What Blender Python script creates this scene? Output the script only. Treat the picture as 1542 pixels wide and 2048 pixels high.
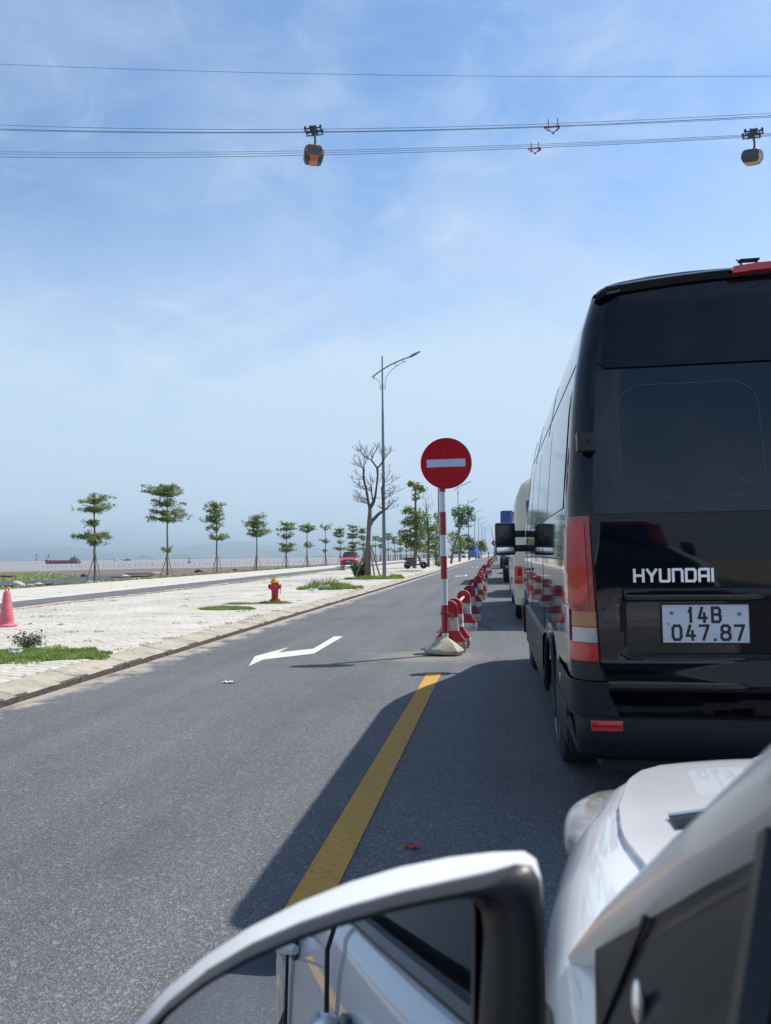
import bpy, bmesh, math, random
from mathutils import Vector, Matrix
R=math.radians; PI=math.pi
rnd=random.Random(7)
S=bpy.context.scene
for o in list(bpy.data.objects): bpy.data.objects.remove(o)
COL=S.collection
# ------------------------------------------------------------ camera
FPX=1481.0; CAMZ=1.25
PS,TH,RO=R(8.7286),R(3.2998),R(.85)
cf=Vector((-math.sin(PS)*math.cos(TH),math.cos(PS)*math.cos(TH),math.sin(TH)))
r0=Vector((math.cos(PS),math.sin(PS),0)); u0=r0.cross(cf)
cu=u0*math.cos(RO)+r0*math.sin(RO); cr=r0*math.cos(RO)-u0*math.sin(RO)
cam=bpy.data.cameras.new('camera'); camo=bpy.data.objects.new('camera',cam); COL.objects.link(camo)
camo.matrix_world=Matrix(((cr.x,cu.x,-cf.x,0),(cr.y,cu.y,-cf.y,0),(cr.z,cu.z,-cf.z,CAMZ),(0,0,0,1)))
cam.sensor_fit='VERTICAL'; cam.sensor_height=36; cam.lens=FPX/2048*36
cam.clip_start=.02; cam.clip_end=80000
cam.dof.use_dof=True; cam.dof.focus_distance=9; cam.dof.aperture_fstop=8.5
S.camera=camo
S.render.resolution_x=771; S.render.resolution_y=1024
# ------------------------------------------------------------ light
SUN_EL=R(54.6); SUN_AZ=R(54.5)
w=bpy.data.worlds.new("World"); S.world=w; w.use_nodes=True
nt=w.node_tree; nt.nodes.clear()
def N(t,typ,**k):
    n=t.nodes.new(typ)
    for a,b in k.items():
        if a=='ins':
            for i,v in b.items(): n.inputs[i].default_value=v
        else: setattr(n,a,b)
    return n
out=N(nt,'ShaderNodeOutputWorld'); bg=N(nt,'ShaderNodeBackground',ins={1:.125})
sky=N(nt,'ShaderNodeTexSky'); sky.sky_type='NISHITA'; sky.sun_disc=False
sky.sun_elevation=SUN_EL; sky.sun_rotation=SUN_AZ; sky.air_density=1.0; sky.dust_density=.35; sky.ozone_density=2.2
tc=N(nt,'ShaderNodeTexCoord'); sep=N(nt,'ShaderNodeSeparateXYZ'); nt.links.new(tc.outputs['Generated'],sep.inputs[0])
mz=N(nt,'ShaderNodeMath',operation='MAXIMUM',ins={1:.04}); nt.links.new(sep.outputs[2],mz.inputs[0])
az=N(nt,'ShaderNodeMath',operation='ADD',ins={1:.12}); nt.links.new(mz.outputs[0],az.inputs[0])
dx=N(nt,'ShaderNodeMath',operation='DIVIDE'); dy=N(nt,'ShaderNodeMath',operation='DIVIDE')
nt.links.new(sep.outputs[0],dx.inputs[0]); nt.links.new(az.outputs[0],dx.inputs[1])
nt.links.new(sep.outputs[1],dy.inputs[0]); nt.links.new(az.outputs[0],dy.inputs[1])
cmb=N(nt,'ShaderNodeCombineXYZ'); nt.links.new(dx.outputs[0],cmb.inputs[0]); nt.links.new(dy.outputs[0],cmb.inputs[1])
def cloud(rot,scl,nscale,det,rough,dist,lo,hi):
    mp=N(nt,'ShaderNodeMapping'); mp.inputs['Rotation'].default_value=(0,0,R(rot)); mp.inputs['Scale'].default_value=scl
    nt.links.new(tc.outputs['Generated'],mp.inputs[0])
    no=N(nt,'ShaderNodeTexNoise',ins={'Scale':nscale,'Detail':det,'Roughness':rough,'Distortion':dist}); nt.links.new(mp.outputs[0],no.inputs['Vector'])
    mr=N(nt,'ShaderNodeMapRange',interpolation_type='SMOOTHSTEP',ins={1:lo,2:hi,3:0,4:1}); nt.links.new(no.outputs[0],mr.inputs[0])
    return mr.outputs[0]
c1=cloud(10,(1.0,1.0,2.0),1.7,6,.55,.9,.40,.68)
c2=cloud(25,(1.5,1.0,3.0),3.6,10,.68,1.4,.46,.74)
c3=cloud(-35,(.8,2.2,3),6.5,10,.7,.8,.46,.85)
m1=N(nt,'ShaderNodeMath',operation='MULTIPLY',ins={1:.42}); nt.links.new(c1,m1.inputs[0])
m2=N(nt,'ShaderNodeMath',operation='MULTIPLY_ADD',ins={1:.26}); nt.links.new(c2,m2.inputs[0]); nt.links.new(m1.outputs[0],m2.inputs[2])
m3=N(nt,'ShaderNodeMath',operation='MULTIPLY_ADD',ins={1:.16}); nt.links.new(c3,m3.inputs[0]); nt.links.new(m2.outputs[0],m3.inputs[2])
# thin veil that thickens towards the horizon
hz=N(nt,'ShaderNodeMapRange',interpolation_type='SMOOTHSTEP',ins={1:.12,2:.50,3:.80,4:.0}); nt.links.new(sep.outputs[2],hz.inputs[0])
ad=N(nt,'ShaderNodeMath',operation='ADD',use_clamp=True); nt.links.new(m3.outputs[0],ad.inputs[0]); nt.links.new(hz.outputs[0],ad.inputs[1])
mixc=N(nt,'ShaderNodeMix',data_type='RGBA'); mixc.inputs['B'].default_value=(3.45,4.32,5.35,1)
hs=N(nt,'ShaderNodeHueSaturation',ins={'Saturation':1.12,'Value':1.0}); nt.links.new(sky.outputs[0],hs.inputs['Color'])
nt.links.new(ad.outputs[0],mixc.inputs[0]); nt.links.new(hs.outputs[0],mixc.inputs['A'])
nt.links.new(mixc.outputs['Result'],bg.inputs[0]); nt.links.new(bg.outputs[0],out.inputs[0])
sl=bpy.data.lights.new('sun','SUN'); sl.energy=4.2; sl.angle=R(.53); sl.color=(1,.955,.88)
so=bpy.data.objects.new('sun',sl); COL.objects.link(so)
sd=Vector((math.sin(SUN_AZ)*math.cos(SUN_EL),math.cos(SUN_AZ)*math.cos(SUN_EL),math.sin(SUN_EL)))
so.rotation_euler=sd.to_track_quat('Z','Y').to_euler(); so.location=(60,60,90)
S.view_settings.view_transform='Standard'; S.view_settings.look='None'; S.view_settings.exposure=.54; S.view_settings.gamma=1
S.view_settings.use_curve_mapping=False
# ------------------------------------------------------------ helpers
def ray(px,py): return cf+cr*((px-771)/FPX)-cu*((py-1024)/FPX)
CP=Vector((0,0,CAMZ))
def atz(px,py,z=0):
    d=ray(px,py); return CP+d*((z-CAMZ)/d.z)
def aty(px,py,Y):
    d=ray(px,py); return CP+d*(Y/d.y)
def tag(o,label=None,cat=None,group=None,kind=None):
    if label: o['label']=label
    if cat: o['category']=cat
    if group: o['group']=group
    if kind: o['kind']=kind
    return o
def link(name,me,parent=None,loc=None,rz=0):
    o=bpy.data.objects.new(name,me); COL.objects.link(o)
    if parent: o.parent=parent
    if loc is not None: o.location=loc
    if rz: o.rotation_euler=(0,0,rz)
    return o
def thing(name,loc,label,cat,group=None,rz=0):
    o=link(name,None,None,loc,rz); o.empty_display_size=.2
    return tag(o,label,cat,group)
def copy_tree(o,parent=None):
    c=o.copy(); COL.objects.link(c); c.parent=parent
    for ch in KIDS.get(o.name,[]): copy_tree(ch,c)
    return c
KIDS={}
def kids():
    KIDS.clear()
    for o in bpy.data.objects:
        if o.parent: KIDS.setdefault(o.parent.name,[]).append(o)
class MB:
    def __init__(s): s.v=[]; s.f=[]
    def add(s,vs,fs):
        n=len(s.v); s.v+=[tuple(v) for v in vs]; s.f+=[tuple(i+n for i in f) for f in fs]; return s
    def box(s,x0,x1,y0,y1,z0,z1):
        return s.add([(x,y,z) for z in (z0,z1) for y in (y0,y1) for x in (x0,x1)],[(0,2,3,1),(4,5,7,6),(0,1,5,4),(2,6,7,3),(0,4,6,2),(1,3,7,5)])
    def obox(s,c,ax,ay,az,hx,hy,hz):
        c=Vector(c);ax=Vector(ax).normalized();ay=Vector(ay).normalized();az=Vector(az).normalized()
        return s.add([c+ax*(hx*i)+ay*(hy*j)+az*(hz*k) for k in (-1,1) for j in (-1,1) for i in (-1,1)],[(0,2,3,1),(4,5,7,6),(0,1,5,4),(2,6,7,3),(0,4,6,2),(1,3,7,5)])
    def rbox(s,x0,x1,y0,y1,z0,z1,b):
        # box with chamfered edges
        bm=bmesh.new(); bmesh.ops.create_cube(bm,size=1)
        for v in bm.verts: v.co=Vector(((x0+x1)/2+v.co.x*(x1-x0),(y0+y1)/2+v.co.y*(y1-y0),(z0+z1)/2+v.co.z*(z1-z0)))
        bmesh.ops.bevel(bm,geom=bm.edges[:],offset=b,segments=2,affect='EDGES',profile=.6)
        bm.verts.index_update(); s.add([v.co.copy() for v in bm.verts],[[v.index for v in f.verts] for f in bm.faces]); bm.free(); return s
    def tube(s,pts,rad,n=8,cap=True):
        pts=[Vector(p) for p in pts]
        if not hasattr(rad,'__len__'): rad=[rad]*len(pts)
        up=Vector((0,0,1)); rings=[]; prev=None
        for i,p in enumerate(pts):
            d=(pts[min(i+1,len(pts)-1)]-pts[max(i-1,0)])
            if d.length<1e-9: d=Vector((0,0,1))
            d.normalize()
            if prev is None:
                a=up.cross(d)
                if a.length<.1: a=Vector((1,0,0)).cross(d)
            else: a=prev-d*prev.dot(d)
            if a.length<1e-6: a=Vector((1,0,0)).cross(d)
            a.normalize(); b=d.cross(a); prev=a
            rings.append([p+a*(rad[i]*math.cos(2*PI*k/n))+b*(rad[i]*math.sin(2*PI*k/n)) for k in range(n)])
        vs=[v for r in rings for v in r]; fs=[]
        for i in range(len(pts)-1):
            for k in range(n):
                k2=(k+1)%n; fs.append((i*n+k,i*n+k2,(i+1)*n+k2,(i+1)*n+k))
        if cap: fs.append(tuple(range(n))[::-1]); fs.append(tuple((len(pts)-1)*n+k for k in range(n)))
        return s.add(vs,fs)
    def lathe(s,prof,n=16,c=(0,0,0),ax=None):
        # prof [(r,z)] ; ax optional rotation matrix
        c=Vector(c); vs=[];fs=[]
        for r,z in prof:
            for k in range(n):
                v=Vector((r*math.cos(2*PI*k/n),r*math.sin(2*PI*k/n),z))
                if ax is not None: v=ax@v
                vs.append(c+v)
        for i in range(len(prof)-1):
            for k in range(n):
                k2=(k+1)%n; fs.append((i*n+k,i*n+k2,(i+1)*n+k2,(i+1)*n+k))
        fs.append(tuple(range(n))[::-1]); fs.append(tuple((len(prof)-1)*n+k for k in range(n)))
        return s.add(vs,fs)
    def prism(s,poly,f0,f1):
        # poly list of 2D, f0/f1 map (u,v)->Vector for both caps
        n=len(poly); vs=[f0(*p) for p in poly]+[f1(*p) for p in poly]
        return s.add(vs,[tuple(range(n))[::-1],tuple(range(n,2*n))]+[(i,(i+1)%n,n+(i+1)%n,n+i) for i in range(n)])
    def grid(s,P,closed=False):
        m=len(P);n=len(P[0]); fs=[]
        for i in range(m-1):
            for j in range(n-1 if not closed else n):
                j2=(j+1)%n; fs.append((i*n+j,i*n+j2,(i+1)*n+j2,(i+1)*n+j))
        return s.add([p for r in P for p in r],fs)
    def sphere(s,c,rx,ry,rz,n=10,m=6,jit=0,rg=None):
        P=[]
        for i in range(m+1):
            a=PI*i/m
            P.append([(c[0]+rx*math.sin(a)*math.cos(2*PI*k/n)*(1+(rg.uniform(-jit,jit) if rg else 0)),c[1]+ry*math.sin(a)*math.sin(2*PI*k/n)*(1+(rg.uniform(-jit,jit) if rg else 0)),c[2]+rz*math.cos(a)*(1+(rg.uniform(-jit,jit) if rg else 0))) for k in range(n)])
        return s.grid(P,True)
    def mesh(s,name,m,ang=35,fix=True):
        me=bpy.data.meshes.new(name); me.from_pydata(s.v,[],s.f)
        if fix:
            bm=bmesh.new(); bm.from_mesh(me); bmesh.ops.remove_doubles(bm,verts=bm.verts,dist=1e-5)
            bmesh.ops.recalc_face_normals(bm,faces=bm.faces); bm.to_mesh(me); bm.free()
        me.materials.append(m)
        if ang:
            me.shade_smooth(); me.set_sharp_from_angle(angle=R(ang))
        return me
    def build(s,name,m,parent=None,loc=None,ang=35,rz=0,fix=True):
        return link(name,s.mesh(name,m,ang,fix),parent,loc,rz)
# ------------------------------------------------------------ materials
def M(name,col,rough=.6,metal=0,coat=0,spec=.5,var=.0,vscale=8,bump=0,bscale=60,dirt=None,dscale=3,dlo=.5,dhi=.7,trans=0,obj=False):
    m=bpy.data.materials.new(name); m.use_nodes=True; t=m.node_tree; b=t.nodes['Principled BSDF']
    b.inputs['Roughness'].default_value=rough; b.inputs['Metallic'].default_value=metal
    b.inputs['Coat Weight'].default_value=coat; b.inputs['Specular IOR Level'].default_value=spec; b.inputs['Coat Roughness'].default_value=.03
    b.inputs['Transmission Weight'].default_value=trans
    c4=(*col,1); b.inputs['Base Color'].default_value=c4
    tcn=N(t,'ShaderNodeTexCoord'); vec=tcn.outputs['Object'] if obj else N(t,'ShaderNodeNewGeometry').outputs['Position']
    cur=None
    if var>0:
        n=N(t,'ShaderNodeTexNoise',ins={'Scale':vscale,'Detail':6,'Roughness':.65}); t.links.new(vec,n.inputs['Vector'])
        mr=N(t,'ShaderNodeMapRange',ins={1:.25,2:.75,3:1-var,4:1+var}); t.links.new(n.outputs[0],mr.inputs[0])
        mx=N(t,'ShaderNodeMix',data_type='RGBA',blend_type='MULTIPLY',ins={0:1}); mx.inputs['A'].default_value=c4
        t.links.new(mr.outputs[0],mx.inputs['B']); cur=mx.outputs['Result']
    if dirt:
        n=N(t,'ShaderNodeTexNoise',ins={'Scale':dscale,'Detail':8,'Roughness':.7}); t.links.new(vec,n.inputs['Vector'])
        mr=N(t,'ShaderNodeMapRange',ins={1:dlo,2:dhi,3:0,4:1}); t.links.new(n.outputs[0],mr.inputs[0])
        mx=N(t,'ShaderNodeMix',data_type='RGBA'); t.links.new(mr.outputs[0],mx.inputs[0])
        if cur: t.links.new(cur,mx.inputs['A'])
        else: mx.inputs['A'].default_value=c4
        mx.inputs['B'].default_value=(*dirt,1); cur=mx.outputs['Result']
    if cur: t.links.new(cur,b.inputs['Base Color'])
    if bump>0:
        n=N(t,'ShaderNodeTexNoise',ins={'Scale':bscale,'Detail':4}); t.links.new(vec,n.inputs['Vector'])
        bp=N(t,'ShaderNodeBump',ins={'Strength':bump,'Distance':.02}); t.links.new(n.outputs[0],bp.inputs['Height']); t.links.new(bp.outputs[0],b.inputs['Normal'])
    return m
def leafmat(name,c1,c2,tl=.35):
    m=bpy.data.materials.new(name); m.use_nodes=True; t=m.node_tree; b=t.nodes['Principled BSDF']; b.inputs['Roughness'].default_value=.5
    g=N(t,'ShaderNodeNewGeometry'); n=N(t,'ShaderNodeTexNoise',ins={'Scale':2.3,'Detail':5}); t.links.new(g.outputs['Position'],n.inputs['Vector'])
    ri=N(t,'ShaderNodeMath',operation='MULTIPLY_ADD',ins={1:.5,2:0}); t.links.new(g.outputs['Random Per Island'],ri.inputs[0])
    a=N(t,'ShaderNodeMath',operation='ADD'); t.links.new(ri.outputs[0],a.inputs[0]); 
    mr=N(t,'ShaderNodeMapRange',ins={1:.35,2:.65,3:0,4:.5}); t.links.new(n.outputs[0],mr.inputs[0]); t.links.new(mr.outputs[0],a.inputs[1])
    mx=N(t,'ShaderNodeMix',data_type='RGBA'); mx.inputs['A'].default_value=(*c1,1); mx.inputs['B'].default_value=(*c2,1); t.links.new(a.outputs[0],mx.inputs[0])
    t.links.new(mx.outputs['Result'],b.inputs['Base Color'])
    tr=N(t,'ShaderNodeBsdfTranslucent'); t.links.new(mx.outputs['Result'],tr.inputs[0])
    ms=N(t,'ShaderNodeMixShader',ins={0:tl}); t.links.new(b.outputs[0],ms.inputs[1]); t.links.new(tr.outputs[0],ms.inputs[2])
    t.links.new(ms.outputs[0],t.nodes['Material Output'].inputs[0]); return m
# ---- asphalt
def asphalt(name,base,dark,light,kerbx=None):
    m=bpy.data.materials.new(name); m.use_nodes=True; t=m.node_tree; b=t.nodes['Principled BSDF']; L=t.links.new
    b.inputs['Roughness'].default_value=.82; b.inputs['Specular IOR Level'].default_value=.4
    g=N(t,'ShaderNodeNewGeometry'); P=g.outputs['Position']
    v=N(t,'ShaderNodeTexVoronoi',ins={'Scale':185}); L(P,v.inputs['Vector'])
    v2=N(t,'ShaderNodeTexVoronoi',ins={'Scale':70}); L(P,v2.inputs['Vector'])
    cr_=N(t,'ShaderNodeValToRGB'); e=cr_.color_ramp.elements; e[0].position=.0; e[0].color=(*dark,1); e[1].position=1; e[1].color=(*light,1)
    q=e.new(.45); q.color=(*[x*.85 for x in base],1); q=e.new(.8); q.color=(*[x*1.12 for x in base],1)
    sp=N(t,'ShaderNodeSeparateColor'); L(v.outputs['Color'],sp.inputs[0]); L(sp.outputs[0],cr_.inputs[0])
    sp2=N(t,'ShaderNodeSeparateColor'); L(v2.outputs['Color'],sp2.inputs[0])
    st=N(t,'ShaderNodeMapRange',ins={1:.95,2:.98,3:0,4:.32}); L(sp2.outputs[1],st.inputs[0])
    mx0=N(t,'ShaderNodeMix',data_type='RGBA'); L(st.outputs[0],mx0.inputs[0]); L(cr_.outputs[0],mx0.inputs['A']); mx0.inputs['B'].default_value=(*[min(1,x*1.5) for x in light],1)
    # gradual tone variation, tyre-polished bands along the lanes
    n1=N(t,'ShaderNodeTexNoise',ins={'Scale':.5,'Detail':6,'Roughness':.6}); L(P,n1.inputs['Vector'])
    mp=N(t,'ShaderNodeMapping'); mp.inputs['Scale'].default_value=(1.6,.05,1); L(P,mp.inputs[0])
    n2=N(t,'ShaderNodeTexNoise',ins={'Scale':1.3,'Detail':3}); L(mp.outputs[0],n2.inputs['Vector'])
    s=N(t,'ShaderNodeMath',operation='ADD'); L(n1.outputs[0],s.inputs[0]); L(n2.outputs[0],s.inputs[1])
    mr=N(t,'ShaderNodeMapRange',ins={1:.72,2:1.28,3:.80,4:1.2}); L(s.outputs[0],mr.inputs[0])
    mx=N(t,'ShaderNodeMix',data_type='RGBA',blend_type='MULTIPLY',ins={0:1}); L(mx0.outputs['Result'],mx.inputs['A']); L(mr.outputs[0],mx.inputs['B'])
    cur=mx.outputs['Result']
    if kerbx is not None:
        # hairline cracks and darker oil spots
        vc=N(t,'ShaderNodeTexVoronoi',feature='DISTANCE_TO_EDGE',ins={'Scale':.42}); nw=N(t,'ShaderNodeTexNoise',ins={'Scale':1.6,'Detail':5}); L(P,nw.inputs['Vector'])
        wv=N(t,'ShaderNodeVectorMath',operation='MULTIPLY_ADD'); wv.inputs[1].default_value=(.9,.9,0); L(nw.outputs['Color'],wv.inputs[0]); L(P,wv.inputs[2]); L(wv.outputs[0],vc.inputs['Vector'])
        ck=N(t,'ShaderNodeMapRange',ins={1:.0,2:.006,3:.32,4:0}); L(vc.outputs['Distance'],ck.inputs[0])
        nm=N(t,'ShaderNodeTexNoise',ins={'Scale':.23,'Detail':2}); L(P,nm.inputs['Vector']); km=N(t,'ShaderNodeMapRange',ins={1:.52,2:.6,3:0,4:1}); L(nm.outputs[0],km.inputs[0])
        kk=N(t,'ShaderNodeMath',operation='MULTIPLY'); L(ck.outputs[0],kk.inputs[0]); L(km.outputs[0],kk.inputs[1])
        no=N(t,'ShaderNodeTexNoise',ins={'Scale':1.1,'Detail':3,'Roughness':.5,'Distortion':.6}); L(P,no.inputs['Vector']); ko=N(t,'ShaderNodeMapRange',ins={1:.62,2:.76,3:0,4:.30}); L(no.outputs[0],ko.inputs[0])
        km2=N(t,'ShaderNodeMath',operation='MAXIMUM'); L(kk.outputs[0],km2.inputs[0]); L(ko.outputs[0],km2.inputs[1])
        mk=N(t,'ShaderNodeMix',data_type='RGBA'); L(km2.outputs[0],mk.inputs[0]); L(cur,mk.inputs['A']); mk.inputs['B'].default_value=(.03,.032,.036,1); cur=mk.outputs['Result']
    if kerbx is not None:
        sx=N(t,'ShaderNodeSeparateXYZ'); L(P,sx.inputs[0])
        nn=N(t,'ShaderNodeTexNoise',ins={'Scale':2.2,'Detail':8,'Roughness':.7}); L(P,nn.inputs['Vector'])
        ma=N(t,'ShaderNodeMath',operation='MULTIPLY_ADD',ins={1:-1.5,2:.75}); L(nn.outputs[0],ma.inputs[0])
        sm=N(t,'ShaderNodeMath',operation='ADD'); L(sx.outputs[0],sm.inputs[0]); L(ma.outputs[0],sm.inputs[1])
        k=N(t,'ShaderNodeMapRange',ins={1:kerbx+.27,2:kerbx+.08,3:0,4:.8}); L(sm.outputs[0],k.inputs[0])
        md=N(t,'ShaderNodeMix',data_type='RGBA'); L(k.outputs[0],md.inputs[0]); L(cur,md.inputs['A']); md.inputs['B'].default_value=(.40,.35,.28,1)
        # dusty patch round the sign foot
        dv=N(t,'ShaderNodeVectorMath',operation='SUBTRACT'); dv.inputs[1].default_value=(-.95,9.1,0); L(P,dv.inputs[0])
        sc=N(t,'ShaderNodeVectorMath',operation='MULTIPLY'); sc.inputs[1].default_value=(1.0,1.5,0); L(dv.outputs[0],sc.inputs[0])
        ln=N(t,'ShaderNodeVectorMath',operation='LENGTH'); L(sc.outputs[0],ln.inputs[0])
        n5=N(t,'ShaderNodeTexNoise',ins={'Scale':5,'Detail':7,'Roughness':.7}); L(P,n5.inputs['Vector'])
        ma2=N(t,'ShaderNodeMath',operation='MULTIPLY_ADD',ins={1:1.6,2:-.75}); L(n5.outputs[0],ma2.inputs[0])
        s2=N(t,'ShaderNodeMath',operation='ADD'); L(ln.outputs[1],s2.inputs[0]); L(ma2.outputs[0],s2.inputs[1])
        k2=N(t,'ShaderNodeMapRange',ins={1:1.0,2:.35,3:0,4:.5}); L(s2.outputs[0],k2.inputs[0])
        me=N(t,'ShaderNodeMix',data_type='RGBA'); L(k2.outputs[0],me.inputs[0]); L(md.outputs['Result'],me.inputs['A']); me.inputs['B'].default_value=(.30,.26,.21,1)
        cur=me.outputs['Result']
    L(cur,b.inputs['Base Color'])
    bp=N(t,'ShaderNodeBump',ins={'Strength':.55,'Distance':.006}); L(v.outputs['Distance'],bp.inputs['Height']); L(bp.outputs[0],b.inputs['Normal'])
    return m
m_asph=asphalt('asphalt',(.107,.110,.117),(.060,.063,.068),(.205,.206,.208),-4.22)
m_asph2=asphalt('path_asphalt',(.115,.118,.125),(.06,.06,.065),(.22,.22,.22))
# ---- patterned cream paving
def paving(name,joints):
    m=bpy.data.materials.new(name); m.use_nodes=True; t=m.node_tree; b=t.nodes['Principled BSDF']; L=t.links.new
    b.inputs['Roughness'].default_value=.85
    g=N(t,'ShaderNodeNewGeometry'); P=g.outputs['Position']; sx=N(t,'ShaderNodeSeparateXYZ'); L(P,sx.inputs[0])
    def frac(o,sc,off=0):
        a=N(t,'ShaderNodeMath',operation='MULTIPLY_ADD',ins={1:sc,2:off}); L(o,a.inputs[0]); f=N(t,'ShaderNodeMath',operation='FRACT'); L(a.outputs[0],f.inputs[0]); return a.outputs[0],f.outputs[0]
    a0,fx=frac(sx.outputs[0],2.5,100.4); a1,fy=frac(sx.outputs[1],2.5,.5)
    c=N(t,'ShaderNodeCombineXYZ'); L(fx,c.inputs[0]); L(fy,c.inputs[1])
    d=N(t,'ShaderNodeVectorMath',operation='DISTANCE'); d.inputs[1].default_value=(.5,-.05,0); L(c.outputs[0],d.inputs[0])
    _,ring=frac(d.outputs[1],3.2)
    ab=N(t,'ShaderNodeMath',operation='COMPARE',ins={1:.5,2:.15}); L(ring,ab.inputs[0])
    j=None
    if joints:
        for sc,o in ((2.5,sx.outputs[0]),(2.5,sx.outputs[1])):
            _,f=frac(o,sc,100 if o==sx.outputs[0] else 0)
            cp=N(t,'ShaderNodeMath',operation='LESS_THAN',ins={1:.035}); L(f,cp.inputs[0])
            if j is None: j=cp.outputs[0]
            else:
                mm=N(t,'ShaderNodeMath',operation='MAXIMUM'); L(j,mm.inputs[0]); L(cp.outputs[0],mm.inputs[1]); j=mm.outputs[0]
    n=N(t,'ShaderNodeTexNoise',ins={'Scale':14,'Detail':6,'Roughness':.7}); L(P,n.inputs['Vector'])
    wk=N(t,'ShaderNodeMapRange',ins={1:.35,2:.62,3:.0,4:1}); L(n.outputs[0],wk.inputs[0])
    mk=N(t,'ShaderNodeMath',operation='MULTIPLY'); L(ab.outputs[0],mk.inputs[0]); L(wk.outputs[0],mk.inputs[1])
    mk2=N(t,'ShaderNodeMath',operation='MULTIPLY',ins={1:.7}); L(mk.outputs[0],mk2.inputs[0]); fin=mk2.outputs[0]
    if j is not None:
        mm=N(t,'ShaderNodeMath',operation='MAXIMUM'); j5=N(t,'ShaderNodeMath',operation='MULTIPLY',ins={1:.55}); L(j,j5.inputs[0]); L(fin,mm.inputs[0]); L(j5.outputs[0],mm.inputs[1]); fin=mm.outputs[0]
    n2=N(t,'ShaderNodeTexNoise',ins={'Scale':.55,'Detail':7,'Roughness':.65}); L(P,n2.inputs['Vector'])
    mr=N(t,'ShaderNodeMapRange',ins={1:.3,2:.7,3:.72,4:1.1}); L(n2.outputs[0],mr.inputs[0])
    oi=N(t,'ShaderNodeObjectInfo'); mo=N(t,'ShaderNodeMapRange',ins={3:.93,4:1.05}); L(g.outputs['Random Per Island'],mo.inputs[0])
    mq=N(t,'ShaderNodeMath',operation='MULTIPLY'); L(mr.outputs[0],mq.inputs[0]); L(mo.outputs[0],mq.inputs[1])
    mx=N(t,'ShaderNodeMix',data_type='RGBA'); mx.inputs['A'].default_value=(.53,.49,.425,1); mx.inputs['B'].default_value=(.10,.095,.09,1); L(fin,mx.inputs[0])
    mm2=N(t,'ShaderNodeMix',data_type='RGBA',blend_type='MULTIPLY',ins={0:1}); L(mx.outputs['Result'],mm2.inputs['A']); L(mq.outputs[0],mm2.inputs['B'])
    L(mm2.outputs['Result'],b.inputs['Base Color'])
    iv=N(t,'ShaderNodeMath',operation='SUBTRACT',ins={0:1}); L(fin,iv.inputs[1])
    bp=N(t,'ShaderNodeBump',ins={'Strength':.5,'Distance':.01}); L(iv.outputs[0],bp.inputs['Height']); L(bp.outputs[0],b.inputs['Normal'])
    return m
m_tile=paving('paving_tile',False); m_pave=paving('paving_far',True)
m_joint=M('joint_sand',(.34,.31,.26),.95,var=.3,vscale=6)
m_slab=M('white_slab',(.47,.44,.385),.85,var=.12,vscale=3,bump=.2,bscale=40,dirt=(.34,.3,.25),dlo=.55,dhi=.78)
m_kerb=M('kerb_concrete',(.37,.33,.26),.9,var=.25,vscale=5,bump=.6,bscale=55,dirt=(.2,.175,.145),dscale=2.6,dlo=.46,dhi=.7)
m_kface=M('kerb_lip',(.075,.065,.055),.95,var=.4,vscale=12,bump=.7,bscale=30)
m_conc=M('raw_concrete',(.40,.37,.29),.92,var=.25,vscale=9,bump=.5,bscale=50,dirt=(.24,.22,.18),dscale=4)
m_yel=M('yellow_paint',(.52,.26,.035),.75,var=.18,vscale=30,bump=.4,bscale=200,dirt=(.15,.125,.08),dscale=34,dlo=.57,dhi=.66)
m_wline=M('white_road_paint',(.56,.54,.5),.75,var=.12,vscale=25,bump=.3,bscale=200,dirt=(.2,.2,.2),dscale=30,dlo=.585,dhi=.67)
m_redp=M('red_barrier_paint',(.36,.014,.026),.6,var=.2,vscale=10,bump=.35,bscale=40,dirt=(.10,.04,.035),dscale=9,dlo=.5,dhi=.66)
m_whp=M('white_barrier_paint',(.62,.6,.56),.75,var=.12,vscale=10,bump=.4,bscale=40,dirt=(.17,.15,.13),dscale=8,dlo=.46,dhi=.64)
m_pred=M('red_kerb_paint',(.5,.25,.21),.8,var=.2,vscale=6,dirt=(.42,.38,.33),dscale=4,dlo=.42,dhi=.62)
m_pwh=M('white_kerb_paint',(.5,.48,.44),.85,var=.2,vscale=6,dirt=(.3,.26,.22),dscale=4,dlo=.45,dhi=.65)
m_polered=M('reflective_red',(.33,.015,.03),.4,var=.08,vscale=20,coat=.3)
m_polewhite=M('reflective_white',(.62,.66,.7),.35,var=.05,vscale=20,coat=.3,dirt=(.4,.38,.33),dscale=5,dlo=.6,dhi=.8)
m_signred=M('sign_red',(.46,.004,.014),.5,spec=.2,coat=.0,var=.05,vscale=30,dirt=(.3,.02,.03),dscale=25,dlo=.62,dhi=.7)
m_signwh=M('sign_white',(.50,.53,.66),.4,coat=.2,var=.05,vscale=30)
m_rust=M('rusty_wire',(.16,.08,.04),.9,var=.3)
m_galv=M('galvanised_steel',(.19,.205,.225),.5,metal=.35,var=.12,vscale=4)
m_bark=M('grey_bark',(.17,.135,.105),.95,var=.35,vscale=12,bump=1,bscale=25)
m_bark2=M('dark_bark',(.085,.068,.06),.95,var=.3,vscale=10,bump=1,bscale=25)
m_pole=M('support_pole',(.24,.2,.15),.9,var=.25,vscale=9)
m_black=M('black_van_paint',(.0016,.0026,.006),.04,coat=0,spec=.40,var=.0)
m_blackglass=M('black_glass',(.005,.009,.014),.06,coat=0,spec=.6)
m_plastic=M('grey_plastic_trim',(.009,.012,.018),.45,spec=.25,var=.15,vscale=4,bump=.1,bscale=300)
m_plastic2=M('black_plastic',(.006,.007,.010),.36,bump=.08,bscale=300)
m_rubber=M('tyre_rubber',(.018,.018,.02),.85,var=.2,vscale=20)
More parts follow.
